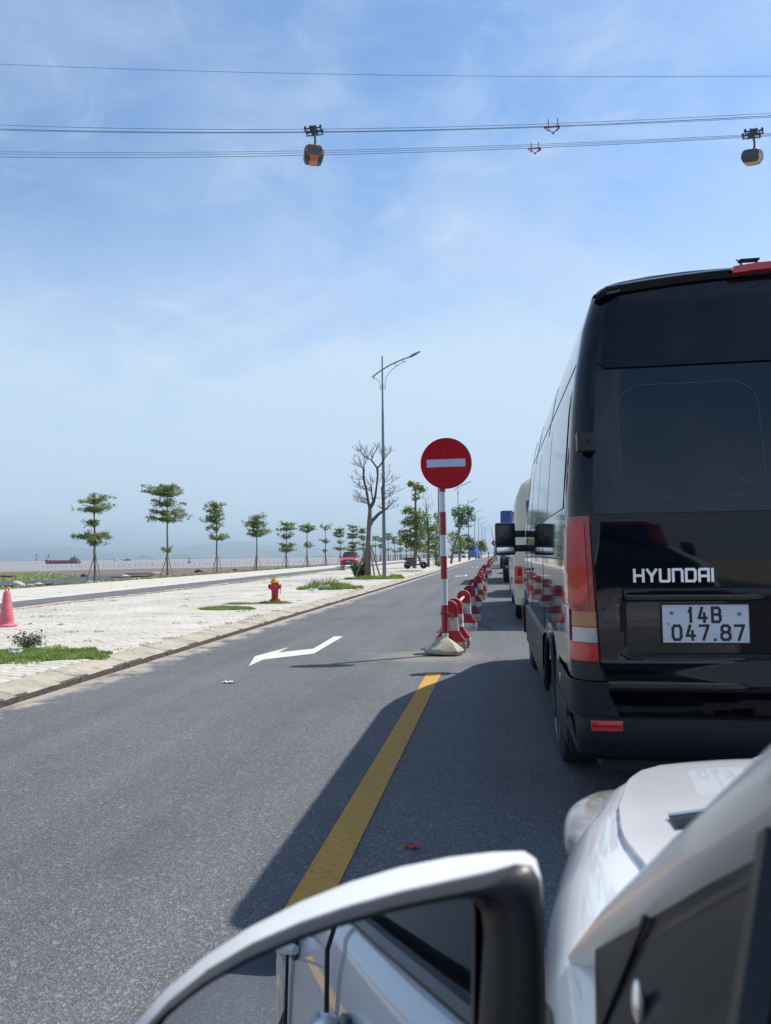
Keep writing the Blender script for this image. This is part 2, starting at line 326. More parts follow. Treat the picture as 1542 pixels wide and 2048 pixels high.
m_rim=M('alloy_rim',(.42,.43,.45),.3,metal=.8)
m_chrome=M('chrome',(.80,.82,.85),.28,metal=.75)
m_redlens=M('red_lens',(.48,.006,.016),.12,coat=.9,var=.25,vscale=25)
m_redlens2=M('deep_red_lens',(.26,.004,.012),.15,coat=.9,var=.25,vscale=25)
m_orange=M('amber_lens',(.36,.15,.06),.2,coat=.8)
m_clear=M('clear_lens',(.34,.37,.41),.12,metal=.3,coat=1)
m_plate=M('plate_white',(.58,.61,.68),.45)
m_ink=M('plate_ink',(.012,.012,.018),.5)
m_silver=M('white_hatchback_paint',(.64,.65,.66),.32,metal=.0,coat=.9,var=.02,vscale=3)
m_whitecar=M('white_car_paint',(.72,.73,.74),.3,coat=.8)
m_cream=M('cream_bus_paint',(.60,.56,.42),.3,coat=.7,var=.05,vscale=2)
m_blue=M('blue_truck_paint',(.02,.055,.22),.45,coat=.3,var=.15,vscale=3)
m_blue2=M('bright_blue_cover',(.03,.16,.5),.6,var=.2,vscale=2)
m_redcar=M('red_car_paint',(.42,.015,.03),.25,coat=.9)
m_glass=M('dark_window_glass',(.012,.015,.018),.05,coat=.6)
m_hyd=M('hydrant_red',(.42,.018,.028),.55,var=.15,vscale=15,dirt=(.25,.03,.03),dscale=10,dlo=.55,dhi=.7)
m_hydy=M('hydrant_yellow',(.5,.3,.03),.55,var=.15,vscale=15,dirt=(.3,.17,.05),dscale=12)
m_cone=M('faded_pink_plastic',(.62,.15,.19),.6,var=.12,vscale=9,dirt=(.45,.13,.13),dscale=7)
m_green=M('bin_green',(.02,.1,.07),.5)
m_litter=M('white_litter',(.72,.74,.77),.7,var=.1,vscale=30)
m_redlit=M('red_wrapper',(.42,.03,.03),.4,dirt=(.15,.02,.02),dscale=40)
m_rock=M('pale_rock',(.5,.46,.4),.9,var=.25,vscale=4,bump=.5,bscale=15)
m_tarp=M('dark_tarp',(.05,.055,.065),.6,var=.3,vscale=1.5,bump=.8,bscale=6)
m_mast=M('dark_hanger',(.015,.017,.035),.5)
m_orcab=M('orange_gondola',(.50,.10,.03),.35,coat=.4)
m_yelcab=M('yellow_gondola',(.55,.30,.04),.35,coat=.4)
m_redmetal=M('red_steel',(.3,.04,.03),.5)
m_mirror=M('mirror_glass',(.72,.78,.86),.0,metal=1)
m_head=M('headlamp_lens',(.20,.195,.19),.22,coat=.8,var=.5,vscale=22)
m_cap=M('mirror_cap_white',(.68,.69,.69),.4,coat=.25)
m_carglass=M('tinted_door_glass',(.006,.007,.009),.1,spec=.06)
lf_tier=leafmat('tier_leaf',(.085,.14,.035),(.27,.33,.09))
lf_cat=leafmat('catappa_leaf',(.085,.15,.035),(.29,.35,.085))
lf_dark=leafmat('dark_leaf',(.03,.075,.025),(.07,.13,.035))
lf_lime=leafmat('lime_leaf',(.12,.2,.02),(.28,.34,.04))
lf_grass=leafmat('grass_blade',(.13,.24,.05),(.40,.48,.14))
lf_weed=leafmat('dry_weed',(.2,.23,.08),(.38,.37,.17))
# ============================================================ SETTING
def sheet(name,x0,x1,ys,z,m,kind='structure'):
    mb=MB(); mb.grid([[(x0,y,z),(x1,y,z)] for y in ys]); o=mb.build(name,m,ang=0,fix=False); tag(o,kind=kind); return o
XK=-4.22
road=sheet('road',-4.24,9.0,[-60,0,20,60,150,400,900],0,m_asph)
# lane marking: yellow centre line, arrows
mb=MB(); mb.grid([[(-.785,y,.004),(-.635,y,.004)] for y in [-40,-10,0,4,7.9]]); tag(mb.build('yellow_centre_line',m_yel,road,ang=0))
def flatpoly(name,pix,m,z=.004,parent=None):
    P=[atz(x,y,z) for x,y in pix]; mb=MB(); mb.add(P,[tuple(range(len(P)))]); o=mb.build(name,m,parent,ang=0,fix=False)
    if o.data.polygons[0].normal.z<0: o.data.flip_normals()
    return o
ap=[(686,1272.7),(668.5,1272.7),(626.5,1297.2),(556.4,1304.9),(578.6,1294.2),(509.7,1312.4),(497.6,1331.8),(527.2,1318.9),(627.6,1307.2)]
arr=flatpoly('lane_arrow',ap,m_wline,parent=road)
A0=[Vector(v.co) for v in arr.data.vertices]; ac=sum(A0,Vector())/len(A0)
for (X,Y) in ((-2.2,42),(-2.3,68),(-2.3,105)):
    me=bpy.data.meshes.new('lane_arrow'); me.from_pydata([(v.x-ac.x+X,(v.y-ac.y)*1.0+Y,.004) for v in A0],[],[tuple(range(len(A0)))]); me.materials.append(m_wline)
    if me.polygons[0].normal.z<0: me.flip_normals()
    link('lane_arrow',me,road)
# the side path drifts slightly away from the road
def xn(y): return -10.72-.021*max(0,min(75,y))
def xf(y): return -12.35-.042*max(0,min(75,y))
def strip(name,fa,fb,ys,z,m,kind='structure'):
    mb=MB(); mb.grid([[(fa(y),y,z),(fb(y),y,z)] for y in ys]); o=mb.build(name,m,ang=0,fix=False); tag(o,kind=kind); return o
# sidewalk base + tiles
walk=strip('sidewalk',xn,lambda y:-4.53,[-30,0,20,45],.116,m_joint)
strip('far_sidewalk',xn,lambda y:-4.53,[45,60,75,200,700],.13,m_pave)
# tree pits / soil
tiles=[]
T=.4
nx=int((11.6-4.55)/T)
for i in range(nx):
    for j in range(0,int(44.6/T)):
        cx=-4.56-T/2-i*T; cy=.2+T/2+j*T
        if cx-T/2<xn(cy)+.02: continue
        px=771+FPX*(Vector((cx,cy,-1.12)).dot(cr))/(Vector((cx,cy,-1.12)).dot(cf)) if Vector((cx,cy,-1.12)).dot(cf)>.1 else -999
        tiles.append((math.hypot(cx,cy) if -25<px<1542 else 1000+math.hypot(cx,cy),cx,cy))
tiles.sort()
tb=MB(); h=T/2-.003; c=.005
tb.add([(-h,-h,-.02),(h,-h,-.02),(h,h,-.02),(-h,h,-.02),(-h,-h,.008),(h,-h,.008),(h,h,.008),(-h,h,.008),(-h+c,-h+c,.012),(h-c,-h+c,.012),(h-c,h-c,.012),(-h+c,h-c,.012)],
  [(0,1,5,4),(1,2,6,5),(2,3,7,6),(3,0,4,7),(4,5,9,8),(5,6,10,9),(6,7,11,10),(7,4,8,11),(8,9,10,11)])
tme=tb.mesh('paving_tile',m_tile,0)
for d,cx,cy in tiles[:298]:
    o=link('paving_tile',tme,walk,(cx,cy,.118+rnd.uniform(-.002,.003))); o.rotation_euler=(rnd.uniform(-.006,.006),rnd.uniform(-.006,.006),rnd.uniform(-.004,.004))
mb=MB()
for d,cx,cy in tiles[298:]:
    dz=.118+rnd.uniform(-.002,.003); tx=rnd.uniform(-.005,.005)
    mb.add([(cx+x,cy+y,dz+z+x*tx) for x,y,z in tb.v],[f for f in tb.f])
o=mb.build('paving_tiles',m_tile,walk,ang=0,fix=False); tag(o,kind='stuff')
# kerb: sloping stones with a rough lip
kb=tag(link('kerb',None),kind='structure')
def kerbme(L,sd):
    rg=random.Random(sd); ys=[0,.012]+[L*k/6 for k in range(1,6)]+[L-.026,L-.014]
    prof=[(0,-.02),(.004,.060),(-.02,.072),(-.30,.128),(-.322,.127),(-.322,-.02)]
    P=[]
    for k,y in enumerate(ys):
        e=.008 if k in(0,len(ys)-1) else 0
        row=[]
        for q,(x,z) in enumerate(prof):
            jx=rg.uniform(-.003,.002) if q in(1,2) else 0; jz=rg.uniform(-.006,.001) if q in(1,2) else 0
            row.append((x+jx-(e if q<3 else 0),y,z-(e if 0<q<5 else 0)+jz))
        P.append(row)
    mb=MB(); mb.grid(P); n=len(prof); m=len(ys)
    mb.f.append(tuple(range(n))); mb.f.append(tuple((m-1)*n+k for k in range(n))[::-1])
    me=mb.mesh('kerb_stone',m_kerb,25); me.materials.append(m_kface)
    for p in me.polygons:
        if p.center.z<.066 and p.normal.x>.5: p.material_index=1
    return me
kms=[kerbme(1.0,i) for i in range(5)]
for k in range(150):
    y=1.0+k; o=link('kerb_stone',kms[rnd.randrange(5)],kb,(XK-(y-5)*.0022 if y>5 else XK,y,rnd.uniform(-.004,.004))); o.rotation_euler=(0,rnd.uniform(-.02,.02),rnd.uniform(-.006,.006))
mb=MB(); mb.grid([[(XK+dx-(y-5)*.0022,y,z) for dx,z in ((0,-.02),(0,.05),(-.3,.128),(-.33,.128))] for y in (151,300,600)]); o=mb.build('far_kerb_stones',m_kerb,kb,fix=False); tag(o,kind='stuff')
mb=MB(); mb.grid([[(XK+dx,y,z) for dx,z in ((0,-.02),(0,.05),(-.3,.128),(-.33,.128))] for y in (-40,1)]); o=mb.build('rear_kerb_stones',m_kerb,kb,fix=False)
# side path with painted kerb
strip('side_path',xf,xn,[-30,0,30,75,200,500],.122,m_asph2)
k2=tag(link('painted_kerb',None),kind='structure')
pb=[]
for m_ in (m_pred,m_pwh):
    b=MB(); b.rbox(-.09,.09,0,.97,-.03,.04,.012); pb.append(b.mesh('painted_kerb_stone',m_,40))
for k in range(120):
    y=4+k*1.0; o=link('painted_kerb_stone',pb[0] if (k//3)%3==1 else pb[1],k2,(xn(y)+rnd.uniform(-.02,.02),y,.122+rnd.uniform(-.015,.0))); o.rotation_euler=(rnd.uniform(-.01,.01),rnd.uniform(-.06,.06),rnd.uniform(-.02,.02))
# white slab apron beyond the path
ap_=strip('slab_apron_bed',lambda y:xf(y)-1.36,xf,[-30,0,30,75,140,500],.108,m_joint)
sb=MB(); sb.rbox(-.62,.62,.0,1.13,-.03,.02,.008); sme=sb.mesh('apron_slab',m_slab,40)
for k in range(100):
    o=link('apron_slab',sme,ap_,(xf(6+k*1.2)-.69,6+k*1.2,.118+rnd.uniform(-.006,.008))); o.rotation_euler=(0,.03,-.12+rnd.uniform(-.02,.02))
strip('promenade',lambda y:-19.0,lambda y:xf(y)-1.33,[-30,0,30,60,75,140,500,700],.125,m_slab)
# right hand verge behind the queue
sheet('right_verge',9.0,60,[-60,60,900],.05,m_pave)
# shore terrain
m_shore=bpy.data.materials.new('shore_ground'); m_shore.use_nodes=True
t=m_shore.node_tree; b=t.nodes['Principled BSDF']; L=t.links.new; b.inputs['Roughness'].default_value=.9
g=N(t,'ShaderNodeNewGeometry'); sx=N(t,'ShaderNodeSeparateXYZ'); L(g.outputs['Position'],sx.inputs[0])
a=N(t,'ShaderNodeMath',operation='MULTIPLY_ADD',ins={1:1.05,2:-24}); L(sx.outputs[0],a.inputs[0])   # 1.05 X -24
s_=N(t,'ShaderNodeMath',operation='ADD'); L(a.outputs[0],s_.inputs[0]); L(sx.outputs[1],s_.inputs[1])  # Y+1.05X-24 <0 => grass
n=N(t,'ShaderNodeTexNoise',ins={'Scale':.12,'Detail':8,'Roughness':.7}); L(g.outputs['Position'],n.inputs['Vector'])
q=N(t,'ShaderNodeMath',operation='MULTIPLY_ADD',ins={1:60,2:-30}); L(n.outputs[0],q.inputs[0])
s2=N(t,'ShaderNodeMath',operation='ADD'); L(s_.outputs[0],s2.inputs[0]); L(q.outputs[0],s2.inputs[1])
mr=N(t,'ShaderNodeMapRange',ins={1:4,2:-4,3:0,4:1}); L(s2.outputs[0],mr.inputs[0])
n3=N(t,'ShaderNodeTexNoise',ins={'Scale':.6,'Detail':9,'Roughness':.75}); L(g.outputs['Position'],n3.inputs['Vector'])
gr=N(t,'ShaderNodeValToRGB'); e=gr.color_ramp.elements; e[0].position=.35; e[0].color=(.07,.09,.03,1); e[1].position=.65; e[1].color=(.19,.2,.085,1); L(n3.outputs[0],gr.inputs[0])
mp=N(t,'ShaderNodeMapping'); mp.inputs['Rotation'].default_value=(0,0,.55); mp.inputs['Scale'].default_value=(.05,.4,1); L(g.outputs['Position'],mp.inputs[0])
n4=N(t,'ShaderNodeTexNoise',ins={'Scale':.5,'Detail':8,'Roughness':.7}); L(mp.outputs[0],n4.inputs['Vector'])
mu=N(t,'ShaderNodeValToRGB'); e=mu.color_ramp.elements; e[0].position=.35; e[0].color=(.085,.068,.055,1); e[1].position=.62; e[1].color=(.17,.135,.105,1); L(n4.outputs[0],mu.inputs[0])
mx=N(t,'ShaderNodeMix',data_type='RGBA'); L(mr.outputs[0],mx.inputs[0]); L(mu.outputs[0],mx.inputs['A']); L(gr.outputs[0],mx.inputs['B']); L(mx.outputs['Result'],b.inputs['Base Color'])
bp=N(t,'ShaderNodeBump',ins={'Strength':1,'Distance':.15}); L(n3.outputs[0],bp.inputs['Height']); L(bp.outputs[0],b.inputs['Normal'])
inner=[(-19.0,y) for y in (-80,-20,5,15,22,30,38,46,56,70,90,120,170,260,400,700)]
outer=[(-480,-80),(-400,60),(-330,150),(-270,205),(-225,240),(-194,265),(-160,288),(-133,305),(-107,322),(-83,353),(-66,395),(-55,450),(-45,530),(-38,620),(-32,700),(-28,760)]
def sm(a,b,x):
    x=max(0,min(1,(x-a)/(b-a))); return x*x*(3-2*x)
def shorez(k,d):
    return .11-.22*sm(0,2.5,d)-.9*sm(.02,.4,k)-2.1*sm(.3,1.03,k)
P=[]
KS=[0,.004,.01,.02,.035,.05,.07,.1,.14,.19,.25,.32,.4,.5,.6,.7,.8,.9,1.0,1.15]
def lerp(p,n):
    r=[]
    for i in range(len(p)-1):
        for k in range(n): u=k/n; r.append((p[i][0]*(1-u)+p[i+1][0]*u,p[i][1]*(1-u)+p[i+1][1]*u))
    return r+[p[-1]]
I2,O2=lerp(inner,5),lerp(outer,5)
from mathutils import noise as mnoise
for (ax_,ay_),(bx_,by_) in zip(I2,O2):
    row=[]
    for k in KS:
        x=ax_+(bx_-ax_)*k;y=ay_+(by_-ay_)*k; d=math.hypot(x-ax_,y-ay_)
        z=shorez(k,d)+(.16*mnoise.noise(Vector((x*.15,y*.15,0)))+.35*mnoise.noise(Vector((x*.03,y*.03,3))) if d>1.5 else 0)*(1-.75*sm(.6,.9,k))
        row.append((x,y,z))
    P.append(row)
mb=MB(); mb.grid(P); tag(mb.build('shore_ground',m_shore,ang=180,fix=True),kind='structure')
# water
m_sea=bpy.data.materials.new('sea_water'); m_sea.use_nodes=True; t=m_sea.node_tree; b=t.nodes['Principled BSDF']; L=t.links.new
b.inputs['Base Color'].default_value=(.25,.225,.205,1); b.inputs['Roughness'].default_value=.4; b.inputs['Specular IOR Level'].default_value=.45
g=N(t,'ShaderNodeNewGeometry'); mp=N(t,'ShaderNodeMapping'); mp.inputs['Scale'].default_value=(.25,1,1); L(g.outputs['Position'],mp.inputs[0])
n=N(t,'ShaderNodeTexNoise',ins={'Scale':.9,'Detail':8,'Roughness':.7}); L(mp.outputs[0],n.inputs['Vector'])
bp=N(t,'ShaderNodeBump',ins={'Strength':1,'Distance':.5}); L(n.outputs[0],bp.inputs['Height']); L(bp.outputs[0],b.inputs['Normal'])
n2=N(t,'ShaderNodeTexNoise',ins={'Scale':.05,'Detail':6}); L(mp.outputs[0],n2.inputs['Vector'])
mr=N(t,'ShaderNodeMapRange',ins={1:.3,2:.7,3:.82,4:1.15}); L(n2.outputs[0],mr.inputs[0])
mx=N(t,'ShaderNodeMix',data_type='RGBA',blend_type='MULTIPLY',ins={0:1}); mx.inputs['A'].default_value=(.25,.225,.205,1); L(mr.outputs[0],mx.inputs['B']); L(mx.outputs['Result'],b.inputs['Base Color'])
mb=MB(); mb.add([(-22000,-3000,-3),(22000,-3000,-3),(22000,30000,-3),(-22000,30000,-3)],[(0,1,2,3)]); tag(mb.build('sea',m_sea,ang=0),kind='structure')
mb=MB(); mb.add([(60,-60,.0),(500,-60,.0),(500,900,.0),(60,900,0)],[(0,1,2,3)]); tag(mb.build('right_ground',m_shore,ang=0),kind='structure')
mb=MB(); mb.add([(-19,-400,-.02),(500,-400,-.02),(500,-60,-.02),(-19,-60,-.02)],[(0,1,2,3)]); tag(mb.build('rear_ground',m_pave,ang=0),kind='structure')
# far mountains, layered
m_mt=M('mountain_forest',(.06,.085,.055),.95,var=.3,vscale=.002)
def ridge(name,pts,Y,depth,seed,amp=6):
    rg=random.Random(seed); P=[[],[],[],[]]; pts2=[]
    for i in range(len(pts)-1):
        n=max(2,int((pts[i+1][0]-pts[i][0])/6))
        for k in range(n): u=k/n; uu=u*u*(3-2*u)*.5+u*.5; pts2.append((pts[i][0]+(pts[i+1][0]-pts[i][0])*u,pts[i][1]+(pts[i+1][1]-pts[i][1])*uu))
    pts2.append(pts[-1])
    for (x,y) in pts2:
        p=aty(x,y,Y); hz_=max(4,p.z+3); zt=hz_*(1+rg.uniform(-.03,.03))-3
        ky=Y
        P[0].append((p.x*(1-depth*.5/Y),ky-depth*.5,-6)); P[1].append((p.x*(1-depth*.2/Y),ky-depth*.22+rg.uniform(-.1,.1)*depth,hz_*.5*rg.uniform(.85,1.15)))
        P[2].append((p.x,ky+rg.uniform(-.04,.04)*depth,zt)); P[3].append((p.x*(1+depth*.4/Y),ky+depth*.5,-6))
    mb=MB(); mb.grid(P); o=mb.build(name,m_mt,ang=180); tag(o,kind='structure')
ridge('far_hills',[(-500,1110),(-200,1101),(0,1099),(60,1095),(130,1093),(175,1097),(230,1104),(300,1105),(340,1101),(400,1089),(450,1085),(472,1082),(495,1083),(520,1091),(556,1094),(583,1087),(600,1089),(650,1098),(720,1099),(800,1097),(860,1100),(935,1097),(975,1094),(1005,1099),(1100,1096),(1400,1080),(1800,1090)],13500,2500,3)
ridge('nearer_hills',[(-500,1116),(0,1107),(120,1104),(180,1109),(330,1109),(420,1104),(520,1101),(640,1106),(760,1105),(900,1104),(1000,1103),(1200,1098)],10500,1200,5)
ridge('islet',[(275,1117),(281,1110),(285,1108),(290,1113),(294,1109),(299,1116)],7000,120,8)
ridge('islet',[(340,1116),(348,1110),(354,1107),(362,1110),(370,1106),(377,1108),(386,1115)],7200,150,9)
m_coast=M('coast_scrub',(.045,.06,.035),.95,var=.3,vscale=.02)
rg=random.Random(4); P=[[],[],[]]
for i in range(420):
    x=-200+i*3; Yc=3000-.9*x if x<900 else 2200
    p=aty(x,1116,Yc); hh=.6+3.2*abs(mnoise.noise(Vector((i*.11,0,0))))+rg.uniform(0,1.4)
    P[0].append((p.x,Yc-30,-3.2)); P[1].append((p.x,Yc,-3+hh)); P[2].append((p.x*1.02,Yc+60,-3.2))
mb=MB(); mb.grid(P); tag(mb.build('far_shoreline',m_coast,ang=0),kind='structure')
# haze
m_hz=bpy.data.materials.new('haze_air'); m_hz.use_nodes=True; t=m_hz.node_tree; t.nodes.remove(t.nodes['Principled BSDF'])
pv=N(t,'ShaderNodeVolumePrincipled'); pv.inputs['Color'].default_value=(.62,.77,.88,1); pv.inputs['Density'].default_value=1.6e-4; pv.inputs['Anisotropy'].default_value=.25
t.links.new(pv.outputs[0],t.nodes['Material Output'].inputs['Volume'])
mb=MB(); mb.box(-23500,23500,-3500,31000,-8,330); tag(mb.build('haze',m_hz,ang=0),kind='stuff')
# ============================================================ CABLE CAR
def prj(P):
    d=Vector(P)-CP; return 771+FPX*d.dot(cr)/d.dot(cf),1024-FPX*d.dot(cu)/d.dot(cf)
def rope(pix,Y,r,label):
    # pixel rows -> height on a vertical plane at Y, least squares parabola = shallow sag
    import numpy as np
    Q=[aty(x,y,Y) for x,y in pix]; c=np.polyfit([q.x for q in Q],[q.z for q in Q],2)
    pts=[(x,Y,float(np.polyval(c,x))) for x in range(-160,161,8)]
    mb=MB(); mb.tube(pts,r,5); o=mb.build('cable',m_mast); tag(o,label,'cable','cables of the gondola lift'); return lambda x: float(np.polyval(c,x))
rope([(0,128.5),(400,142),(771,150),(1150,153.5),(1542,152)],118,.030,'highest single thin cable, alone near the top of the sky')
ra=rope([(0,250.5),(400,257),(771,258),(1100,247),(1542,226)],126,.036,'upper thin cable of the group from which the orange cabin hangs')
rb=rope([(0,258.5),(400,263),(771,263.5),(1100,251.5),(1542,231.5)],126.6,.05,'thick middle cable of the group from which the orange cabin hangs')
rc=rope([(0,260.5),(400,265),(771,264.5),(1100,253.5),(1542,234.5)],127.4,.036,'lowest cable of the group from which the orange cabin hangs')
rd=rope([(0,304),(400,303),(771,298.5),(1070,290),(1542,266.5)],137,.036,'upper thin cable of the group from which the yellow cabin hangs')
re_=rope([(0,308.5),(400,307.5),(771,302),(1070,294),(1542,268.5)],137.6,.036,'middle cable of the group from which the yellow cabin hangs')
rf=rope([(0,314.5),(400,313),(771,306.5),(1070,297),(1542,271)],138.2,.045,'lowest cable of the group, passing behind the orange cabin')
def carriage(par,n=4):
    mb=MB()
    for s in (-1,1):
        mb.box(-1.55,1.55,s*.45-.05,s*.45+.05,.0,.14)
        mb.box(-1.2,1.2,s*.45-.05,s*.45+.05,-.34,-.24)
        for k in range(n):
            x=-1.35+k*.9; mb.lathe([(.2,-.06),(.24,0),(.2,.06)],10,(x,s*.45,.2),Matrix.Rotation(PI/2,3,'X')); mb.box(x-.07,x+.07,s*.45-.06,s*.45+.06,-.4,.1)
            mb.tube([(x,s*.45,.1),(x+.25,s*.45,-.35)],.05,5)
    mb.box(-.35,.35,-.5,.5,-.3,.35)
    o=mb.build('carriage',m_mast,par,ang=30); o.scale=(1.05,1.5,1.55)
def gondola(loc,rz,tilt,mat_,label,sc_=1.0):
    root=thing('gondola_cabin',loc,label,'gondola','gondola cabins hanging from the cables',0)
    carriage(root)
    mb=MB(); mb.tube([(0,0,-.2),(.12,0,-.6),(.26,0,-1.5),(.24,0,-2.4),(-.05,0,-3.2)],[.24,.2,.18,.18,.2],8); mb.build('hanger_arm',m_mast,root)
    bd=link('cabin_body',None,root,(0,0,-3.15)); bd.scale=(sc_,)*3; bd.rotation_euler=(tilt[0],tilt[1],rz)
    def shell(hx,hy,zc,ch,n=5):
        # octagonal-ish rounded section, levels in z
        P=[]
        for z,sx,sy in zc:
            X=hx*sx;Y=hy*sy; c_=ch*min(sx,sy); P.append([(X,-Y+c_,z),(X,Y-c_,z),(X-c_*.3,Y-c_*.3,z),(X-c_,Y,z),(-X+c_,Y,z),(-X+c_*.3,Y-c_*.3,z),(-X,Y-c_,z),(-X,-Y+c_,z),(-X+c_*.3,-Y+c_*.3,z),(-X+c_,-Y,z),(X-c_,-Y,z),(X-c_*.3,-Y+c_*.3,z)])
        return P
    lv=[(0,.55,.55),(-.12,.82,.82),(-.4,.94,.94),(-1.2,1,1),(-1.75,1,1),(-2.35,.86,.88),(-2.55,.7,.75)]
    mb=MB(); P=shell(1.7,1.62,lv,.45); mb.grid(P,True); mb.f.append(tuple(range(12))); n=len(P); mb.f.append(tuple((n-1)*12+k for k in range(12)))
    o=mb.build('shell',m_mast,bd,ang=40)
    # coloured frame round the end windows + belly stripe
    for s in (-1,1):
        ring=[(s*(1.62),-1.2,-.35),(s*1.74,-1.36,-1.0),(s*1.76,-1.28,-1.55),(s*1.72,-1.0,-1.85),(s*1.72,1.0,-1.85),(s*1.76,1.28,-1.55),(s*1.74,1.36,-1.0),(s*1.62,1.2,-.35),(s*1.58,.95,-.16),(s*1.58,-.95,-.16),(s*1.62,-1.2,-.35)]
        mb=MB(); mb.tube(ring,.085,6,False); mb.build('window_frame',mat_,bd)
        mb=MB(); mb.add([(s*1.67,-1.1,-.38),(s*1.75,-1.24,-1.5),(s*1.735,-.95,-1.76),(s*1.735,.95,-1.76),(s*1.75,1.24,-1.5),(s*1.67,1.1,-.38)],[(0,1,4,5),(1,2,3,4)]); mb.build('end_window',m_glass,bd,ang=0)
        mb=MB(); mb.box(s*1.71-.03,s*1.71+.03,-.04,.04,-1.75,-.3); mb.build('window_mullion',m_mast,bd,ang=0)
        q=1.64; mb=MB(); mb.box(-1.2,-.1,s*q-.03,s*q+.03,-1.7,-.5); mb.build('side_window',m_glass,bd,ang=0)
        mb=MB(); mb.box(.1,1.2,s*q-.03,s*q+.03,-1.7,-.5); mb.build('side_window',m_glass,bd,ang=0)
        mb=MB(); mb.grid([[(s*1.72,y,-1.86) for y in (-.7,.7)],[(s*1.5,y,-2.36) for y in (-.68,.68)],[(s*1.22,y,-2.59) for y in (-.68,.68)],[(0,y,-2.59) for y in (-.68,.68)]]); mb.build('belly_stripe',mat_,bd,ang=0,fix=False)
        mb=MB(); mb.tube([(-.9,s*.5,.02),(-.9,s*.5,.14),(.9,s*.5,.14),(.9,s*.5,.02)],.035,5); mb.build('roof_rail',m_mast,bd)
    mb=MB(); mb.box(-1.72,1.72,-1.25,1.25,-.28,-.2); 
    return root
p=aty(627,262,126.5); gondola((p.x,126.6,p.z+.1),R(109),(R(2),R(-9)),m_orcab,'orange and black gondola cabin hanging left of centre in the sky',1.06)
p=aty(1505,269,137.6); gondola((p.x,137.6,p.z+.15),R(146),(R(0),R(-12)),m_yelcab,'yellow and black gondola cabin hanging at the right edge of the sky',.86)
for (px,py,Y,lab,s_) in ((1106,250,126.5,'red steel spacer frame on the upper cable group, with an arm below',1.75),(1070,294,137.5,'smaller red steel spacer frame on the lower cable group',1.5)):
    p=aty(px,py,Y); root=thing('cable_spacer',tuple(p),lab,'cable spacer','red spacer frames clamped on the cables')
    mb=MB(); k=s_
    for s in (-1,1):
        mb.box(s*.45*k-.07,s*.45*k+.07,-.12,.12,-.55*k,.6*k); mb.tube([(s*.45*k,0,-.4*k),(0,.3,-.75*k)],.08,5)
    mb.box(-.9*k,.6*k,-.1,.1,-.25*k,-.1*k); mb.tube([(-.85*k,0,-.15*k),(-.45*k,0,-.6*k)],.07,5); mb.build('frame',m_redmetal,root,ang=30)
    mb=MB(); mb.lathe([(.12,-.08),(.18,0),(.12,.08)],10,(0,0,-.85*k),Matrix.Rotation(PI/2,3,'X'))
    if s_>1: mb.tube([(0,0,-.7*k),(.9,0,-.55*k)],.06,5); mb.box(.75,1.1,-.15,.15,-.7,-.35)
    mb.build('roller',m_mast,root)
# ============================================================ STREET LAMPS
def make_lamp():
    root=thing('street_lamp',(0,0,0),'x','street lamp','street lamps along the kerb')
    k=.00285
    def q(zx,zy): return ((zx-708)*k,0,10.98-(zy-290)*k)
    mb=MB(); mb.tube([(0,0,.0),(0,0,.5),(0,0,4),(0,0,8.2),(0,0,8.3),(0,0,10.98)],[.10,.098,.082,.06,.05,.035],12); mb.build('pole',m_galv,root)
    mb=MB(); mb.box(-.16,.16,-.16,.16,0,.03)
    for sx_ in(-1,1):
        for sy_ in (-1,1): mb.box(sx_*.12-.02,sx_*.12+.02,sy_*.12-.02,sy_*.12+.02,.02,.07)
    mb.build('base_plate',m_galv,root,ang=0)
    mb=MB(); mb.lathe([(.02,-.02),(.045,.0),(.04,.03),(.01,.08)],8,(0,0,11.0)); mb.build('finial',m_galv,root)
    mb=MB(); mb.tube([q(525,628),q(615,560),q(710,500),q(820,440),q(930,390),q(1060,340),q(1200,300)],[.035]*6+[.03],8); mb.build('arm',m_galv,root)
    mb=MB(); mb.tube([q(760,860),q(757,740),q(763,690),q(785,630),q(830,560),q(880,510),q(940,465),q(1040,405),q(1135,365)],.014,6)
    mb.tube([q(672,865),q(670,760),q(650,700),q(620,675),q(590,658),q(555,652),q(527,662)],.014,6)
    for y in (785,810,835): mb.tube([q(670,y),q(760,y)],.01,5)
    for (x,y,r) in ((947,425,25),(1080,365,15),(557,636,14)):
        mb.tube([q(x+r*math.cos(a*PI/8),y+r*math.sin(a*PI/8)) for a in range(17)],.01,5,False)
    mb.build('scroll_bracket',m_galv,root)
    mb=MB(); a=Vector(q(1190,303)); b=Vector(q(1390,208)); d=(b-a)
    P=[]
    for u,wd,th in ((0,.06,.035),(.12,.10,.05),(.3,.15,.055),(.6,.14,.045),(.85,.10,.03),(1,.03,.012)):
        c_=a+d*u; up_=Vector((-d.z,0,d.x)).normalized(); P.append([c_+Vector((0,wd*math.cos(t_),0))+up_*(th*math.sin(t_)) for t_ in [2*PI*j/10 for j in range(10)]])
    mb.grid(P,True); mb.f.append(tuple(range(10))); mb.f.append(tuple(50+j for j in range(10))); mb.build('lamp_head',m_galv,root)
    return root
lamp0=make_lamp()
kids()
LB=["tall steel street lamp beside the bare pruned tree","street lamp whose pole rises behind the striped sign post, top hidden by the disc","street lamp whose arm stands clear just right of the red disc","street lamp rising from the round green crown right of the sign post","first of the row of small lamps right of the leafy trees, beside the blue vehicle","second small lamp beyond the blue vehicle","third small lamp beyond the blue vehicle","fourth small lamp beyond the blue vehicle","farthest street lamp at the end of the road"]
for i,lb in enumerate(LB):
    o=lamp0 if i==0 else copy_tree(lamp0)
    Y=36.2+33.7*i; o.location=(-5.66,Y,.13); o['label']=lb
    o.rotation_euler=(0,R(.25),0)
